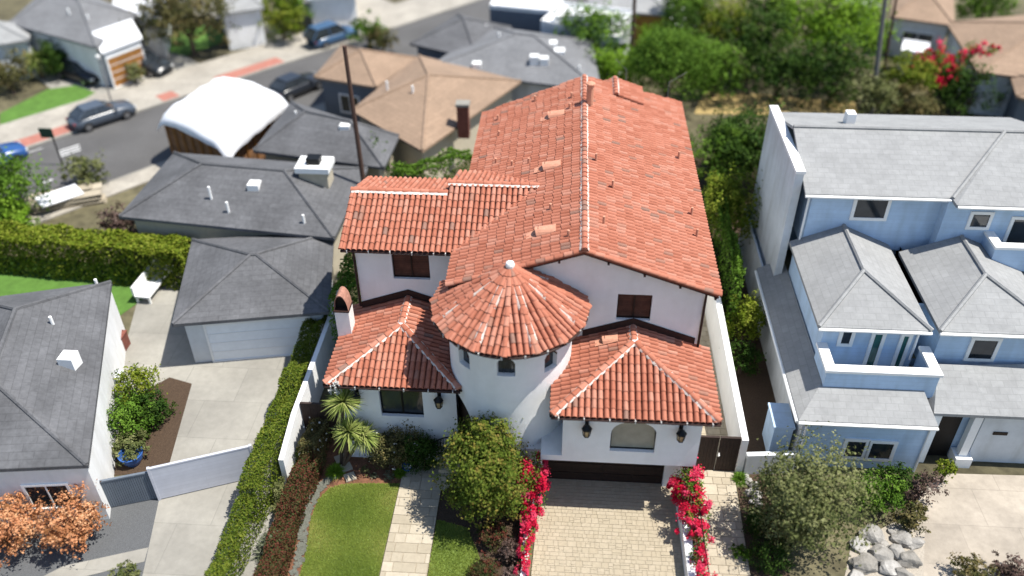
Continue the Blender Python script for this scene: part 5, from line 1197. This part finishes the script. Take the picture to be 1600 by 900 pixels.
tr('yellow-green tree between the grey pole and the pink flowers', 1418, 122, 2.4, 1.9, 3000, .22, 'yellow', NG)
tr('dull green tree at the foot of the grey pole', 1352, 150, 2.0, 1.8, 2600, .22, 'olive', NG)
tr('mixed green bush behind the flat back roof of the blue house', 1425, 165, 1.4, 1.6, 2400, .2, 'brownleaf', NG)
tr('dark tree at the right below the large brown roof', 1510, 142, 1.8, 2.2, 3000, .24, 'dark', NG)
tr('pink-red bougainvillea tree in front of the large brown roof', 1465, 108, 2.6, 1.7, 1800, .2, 'green', None, cat='flowering tree', name='flowering_tree', flowers=('magenta', 4200, .18))
tr('second pink bougainvillea nearer the right edge of the photo', 1528, 100, 2.6, 1.5, 1500, .2, 'green', None, cat='flowering tree', name='flowering_tree', flowers=('magenta', 2600, .18))
tr('very dark bush tree at the top edge left of the broad bright tree', 1205, 14, 2.6, 2.4, 2800, .26, 'dark', NG)
tr('green tree at the top right between the brown roofs', 1545, 8, 2.6, 2.2, 2600, .26, 'green', NG)
tr('tall dark green bush beside the blue house, nearest the dry lawn', 1168, 228, 2.6, 2.7, 10000, .2, 'dark', NG)
tr('green bush along the boundary wall behind the yellow tree', 1118, 240, 2.4, 1.8, 4600, .2, 'green', NG)
tr('yellow-green tree between the tiled house and the blue house', 1146, 332, 3.2, 1.6, 8000, .15, 'yellow', NG, 2.0)
tr('dark tree in the gap beside the yellow-green tree', 1185, 345, 1.8, 1.2, 2200, .18, 'dark', NG)
tr('small yellow tree in the gap behind the right boundary wall', 1166, 500, 1.6, .85, 3200, .12, 'yellow', NG, 1.4)
tr('dark shrub in the gap behind the right boundary wall', 1160, 560, .9, .85, 1700, .13, 'dark', NG)
# left
tr('dark hedge-like tree at the top left behind the palm', 88, 88, 1.6, 1.5, 2600, .2, 'dark', NG)
tr('green tree left of the black car in shade', 122, 78, 1.6, 1.3, 1800, .2, 'green', NG)
tr('green bushes at the left edge below the palm', 12, 120, 1.4, 1.7, 2200, .22, 'brownleaf', NG)
tr('small round shrub beside the dark car in the driveway', 207, 114, .9, .8, 1000, .17, 'olive', NG)
tr('tall green bush at the left edge beside the street', 18, 296, 1.9, 2.0, 4200, .2, 'green', NG)
tr('bright bush in front of the tall one at the left edge', 8, 340, 1.1, 1.3, 2400, .18, 'bright', NG)
tr('olive-coloured bush at the near kerb', 135, 272, .8, 1.2, 1700, .18, 'olive', NG)
tr('dark red-brown bush at the corner of the grey-roofed house', 195, 346, 1.1, 1.15, 2000, .17, 'purple', NG)
tr('bright green bush under the eave of the grey-roofed house', 272, 344, 1.3, 1.3, 2800, .17, 'bright', NG)
tr('second bright green bush along the grey-roofed house', 330, 356, 1.0, 1.25, 2400, .17, 'bright', NG)
tr('dark slim tree between the brown utility pole and the tiled house', 590, 262, 2.2, .9, 2000, .17, 'dark', NG, 1.6)
tr('dark tree behind the chimney house near the tiled house', 530, 330, 1.6, 1.0, 2000, .17, 'green', NG)
tr('dark green shrub below the long brown roof', 690, 190, 1.4, 1.2, 2200, .18, 'dark', NG)
tr('green shrub left of the lawn below the long brown roof', 655, 200, 1.2, 1.0, 1600, .18, 'green', NG)
for (u, v, lb, sd) in ((56, 92, 'spiky palm-like plant at the top left', 301),):
    p = G(u, v, 1.6); t = thing('palm', lb, 'palm', (p.x, p.y, 0)); L = Leaves(sd); m = MB(); m.tube([(0, 0, 0), (0, 0, 1.6)], .16, .14, 8); m.build('trunk', W['bark'], t)
    for i in range(260): d = rdir(L.r); d.z = d.z * .7 + .35; L.blade((0, 0, 1.6), d, 1.7 * L.r.uniform(.6, 1.1), .05, .45, 3)
    L.build('crown', LM['yucca'], t)
hA, hB = G(-60, 362, 2.0), G(290, 392, 2.0)
hedge('hedge', 'long tall clipped hedge behind the left lawn', [((hA.x, hA.y), (hB.x, hB.y), 1.6, 0, 2.3)], 16000, .2, 'yellow', amp=.2)
a1, a2 = G(395, 900, 1.2), G(500, 500, 1.6)
hedge('hedge', 'yellow-green hedge along the left driveway, outside the white wall', [((-11.45, 16.6), (-11.4, 20.2), .75, 0, 1.3), ((-11.3, 20.2), (-11.25, 25.5), .85, 0, 1.9), ((-11.25, 25.5), (-11.2, 30.5), .85, 0, 2.0)], 34000, .095, 'hedge', amp=.22)
hedge('hedge', 'narrow dark hedge beside the wall of the upper left wing', [((-9.6, 28.6), (-9.5, 36), .9, 0, 4.2)], 6500, .15, 'green', amp=.3)
hedge('hedge', 'leafy hedge behind the right boundary wall along the tiled house', [((8.1, 32.0), (7.95, 40.8), .5, 0, 4.0)], 8000, .15, 'green', amp=.35)
hedge('hedge', 'ivy-covered hedge behind the upper left wing', [((-9.0, 39.6), (-5.2, 42.0), 1.1, 0, 4.4)], 6500, .15, 'green', amp=.3)
# railing on a deck behind the upper left wing
p0, p1 = G(690, 282, 4.6), G(720, 262, 4.6)
t = thing('deck_railing', 'dark metal railing on the pale deck behind the upper left wing', 'railing', (-5.0, 37.2, 0)); b = MB(); b.box(-.9, 1.1, -1.2, 1.0, 0, 3.6); b.build('deck', W['greywall'], t); b = MB()
for (a, c) in (((-.85, -1.15), (-.85, .95)), ((-.85, .95), (1.05, .95))):
    A, B_ = Vector((*a, 3.6)), Vector((*c, 3.6)); b.tube([A + Vector((0, 0, 1)), B_ + Vector((0, 0, 1))], .03, n=5)
    for i in range(16): p = A.lerp(B_, i / 15); b.tube([p, p + Vector((0, 0, 1))], .014, n=4)
b.build('railing', W['iron'], t)
# planting along the left driveway
for (u, v, z, r, lm, n_, lb) in ((215, 612, .9, .95, 'yellow', 3200, 'yellow-tinged shrub at the top of the bed beside the left driveway'), (205, 655, .9, .95, 'green', 3000, 'green shrub in the middle of the bed beside the left driveway'), (240, 640, .7, .75, 'dark', 2200, 'dark green shrub on the driveway side of the bed'), (205, 700, .5, .7, 'olive', 1700, 'dull green shrub at the lower end of the bed by the slatted fence')):
    p = G(u, v, z); shrub('shrub', lb, (p.x, p.y), r, n_, .12, lm, 'shrubs beside the left driveway', z * 2)
p = G(205, 712, .4); b = MB(); b.lathe((0, 0, 0), [(.3, 0), (.42, .25), (.48, .5), (.5, .53), (.44, .53), (.4, .35), (.1, .3)], 18); o = b.build('planter_tub', W['bluepot']); o.location = (p.x, p.y, .02); tag(o, 'round blue tub standing among the shrubs by the slatted fence', 'tub')
p = G(188, 612); b = MB(); b.box(-.3, .3, -.3, .3, .1, .95); b.box(-.33, .33, -.33, .33, .95, 1.05); b.tube([(-.25, .32, .12), (.25, .32, .12)], .12, n=10); o = b.build('wheelie_bin', W['greywall']); o.location = (p.x, p.y, 0); tag(o, 'grey bin standing against the white house by the driveway', 'bin')
p = G(190, 548); b = MB(); b.box(-.25, .25, -.5, .5, .05, .8); b.box(-.28, .28, -.53, .53, .8, .86); o = b.build('storage_box', W['brick']); o.location = (p.x, p.y, 0); tag(o, 'red-brown box beside the white wall of the left house', 'box')
p = G(245, 450); e_ = G(262, 422) - G(214, 482); t = thing('garden_bench', 'white garden lounge bench on the patio beside the detached garage', 'bench', p, math.atan2(e_.y, e_.x))
b = MB(); b.box(-1.4, 1.4, -.4, .4, .38, .48); b.build('seat', W['trim'], t); b = MB(); b.box(-1.4, 1.4, .36, .46, .5, 1.0); b.build('backrest', W['trim'], t)
for x in (-1.3, 1.3):
    for y in (-.33, .33): b = MB(); b.box(x - .05, x + .05, y - .05, y + .05, 0, .38); b.build('leg', W['trim'], t)
tr('orange-leaved ornamental tree by the white wall, the one fully in view at the lower left', 104, 812, 1.25, 1.1, 4600, .12, 'orange', 'orange trees at the lower left', 1.0)
tr('orange-leaved ornamental tree cut off by the left edge', 2, 830, 1.15, 1.15, 4400, .12, 'orange', 'orange trees at the lower left', 1.0)
tr('low yellow-brown shrub at the bottom edge beside the left driveway', 195, 905, .35, .6, 1200, .11, 'olive', None, .35, 'shrub', 'shrub')
# right foreground
tr('grey-green olive tree in front of the blue house', 1272, 775, 2.2, 1.85, 13000, .13, 'olive', NG, 1.9)
tr('green bushy shrub right of the olive tree', 1368, 765, .9, .95, 2800, .11, 'green', 'shrubs before the blue house', .8, 'shrub', 'shrub')
tr('dark shrub under the lower windows of the blue house', 1400, 755, .8, .75, 2000, .11, 'dark', 'shrubs before the blue house', .75, 'shrub', 'shrub')
tr('thin brownish shrub by the porch of the blue house', 1440, 762, .8, .7, 1500, .11, 'purple', 'shrubs before the blue house', .75, 'shrub', 'shrub')
tr('small pale plant left of the porch steps', 1478, 735, .7, .4, 800, .1, 'yellow', 'shrubs before the blue house', .5, 'shrub', 'shrub')
tr('olive-brown shrub at the bottom edge below the beige driveway', 1525, 895, .5, .7, 1700, .11, 'brownleaf', 'shrubs before the blue house', .5, 'shrub', 'shrub')
tr('second shrub at the bottom edge, nearer the right corner', 1580, 890, .45, .6, 1400, .11, 'purple', 'shrubs before the blue house', .45, 'shrub', 'shrub')
tr('shrub between the pale boulders and the dark shrub', 1425, 808, .5, .6, 1500, .11, 'brownleaf', 'shrubs before the blue house', .5, 'shrub', 'shrub')
q = random.Random(5); sheet('boulder_bed', [G(1330, 850), G(1400, 815), G(1445, 830), G(1440, 1000), G(1300, 1000)], .02, mat('pale_gravel', (.46, .41, .34), .95, 25, .3, .5, 40))
spots = [(1345, 855), (1362, 838), (1380, 850), (1395, 830), (1372, 872), (1410, 846), (1398, 866), (1350, 885), (1388, 890), (1418, 878), (1430, 852), (1338, 905), (1412, 902)]
words = ['at the upper left of the bed', 'at the top of the bed', 'beside the top boulder', 'under the dark shrub', 'left of the middle of the bed', 'toward the beige driveway, upper one', 'in the middle of the bed', 'at the left rim of the bed', 'low in the middle of the bed', 'toward the beige driveway, lower one', 'touching the beige driveway', 'at the lower left by the olive tree', 'at the bottom edge of the photo']
for (u, v), wd in zip(spots, words):
    p = G(u, v); b = MB(); s_ = q.uniform(.16, .42); rock(b, (0, 0, s_ * .4), (s_ * 1.2, s_, s_ * .7), q); o = b.build('boulder', W['rock']); o.location = (p.x, p.y, -.03); tag(o, 'pale boulder ' + wd, 'boulder', 'pale boulders before the blue house')
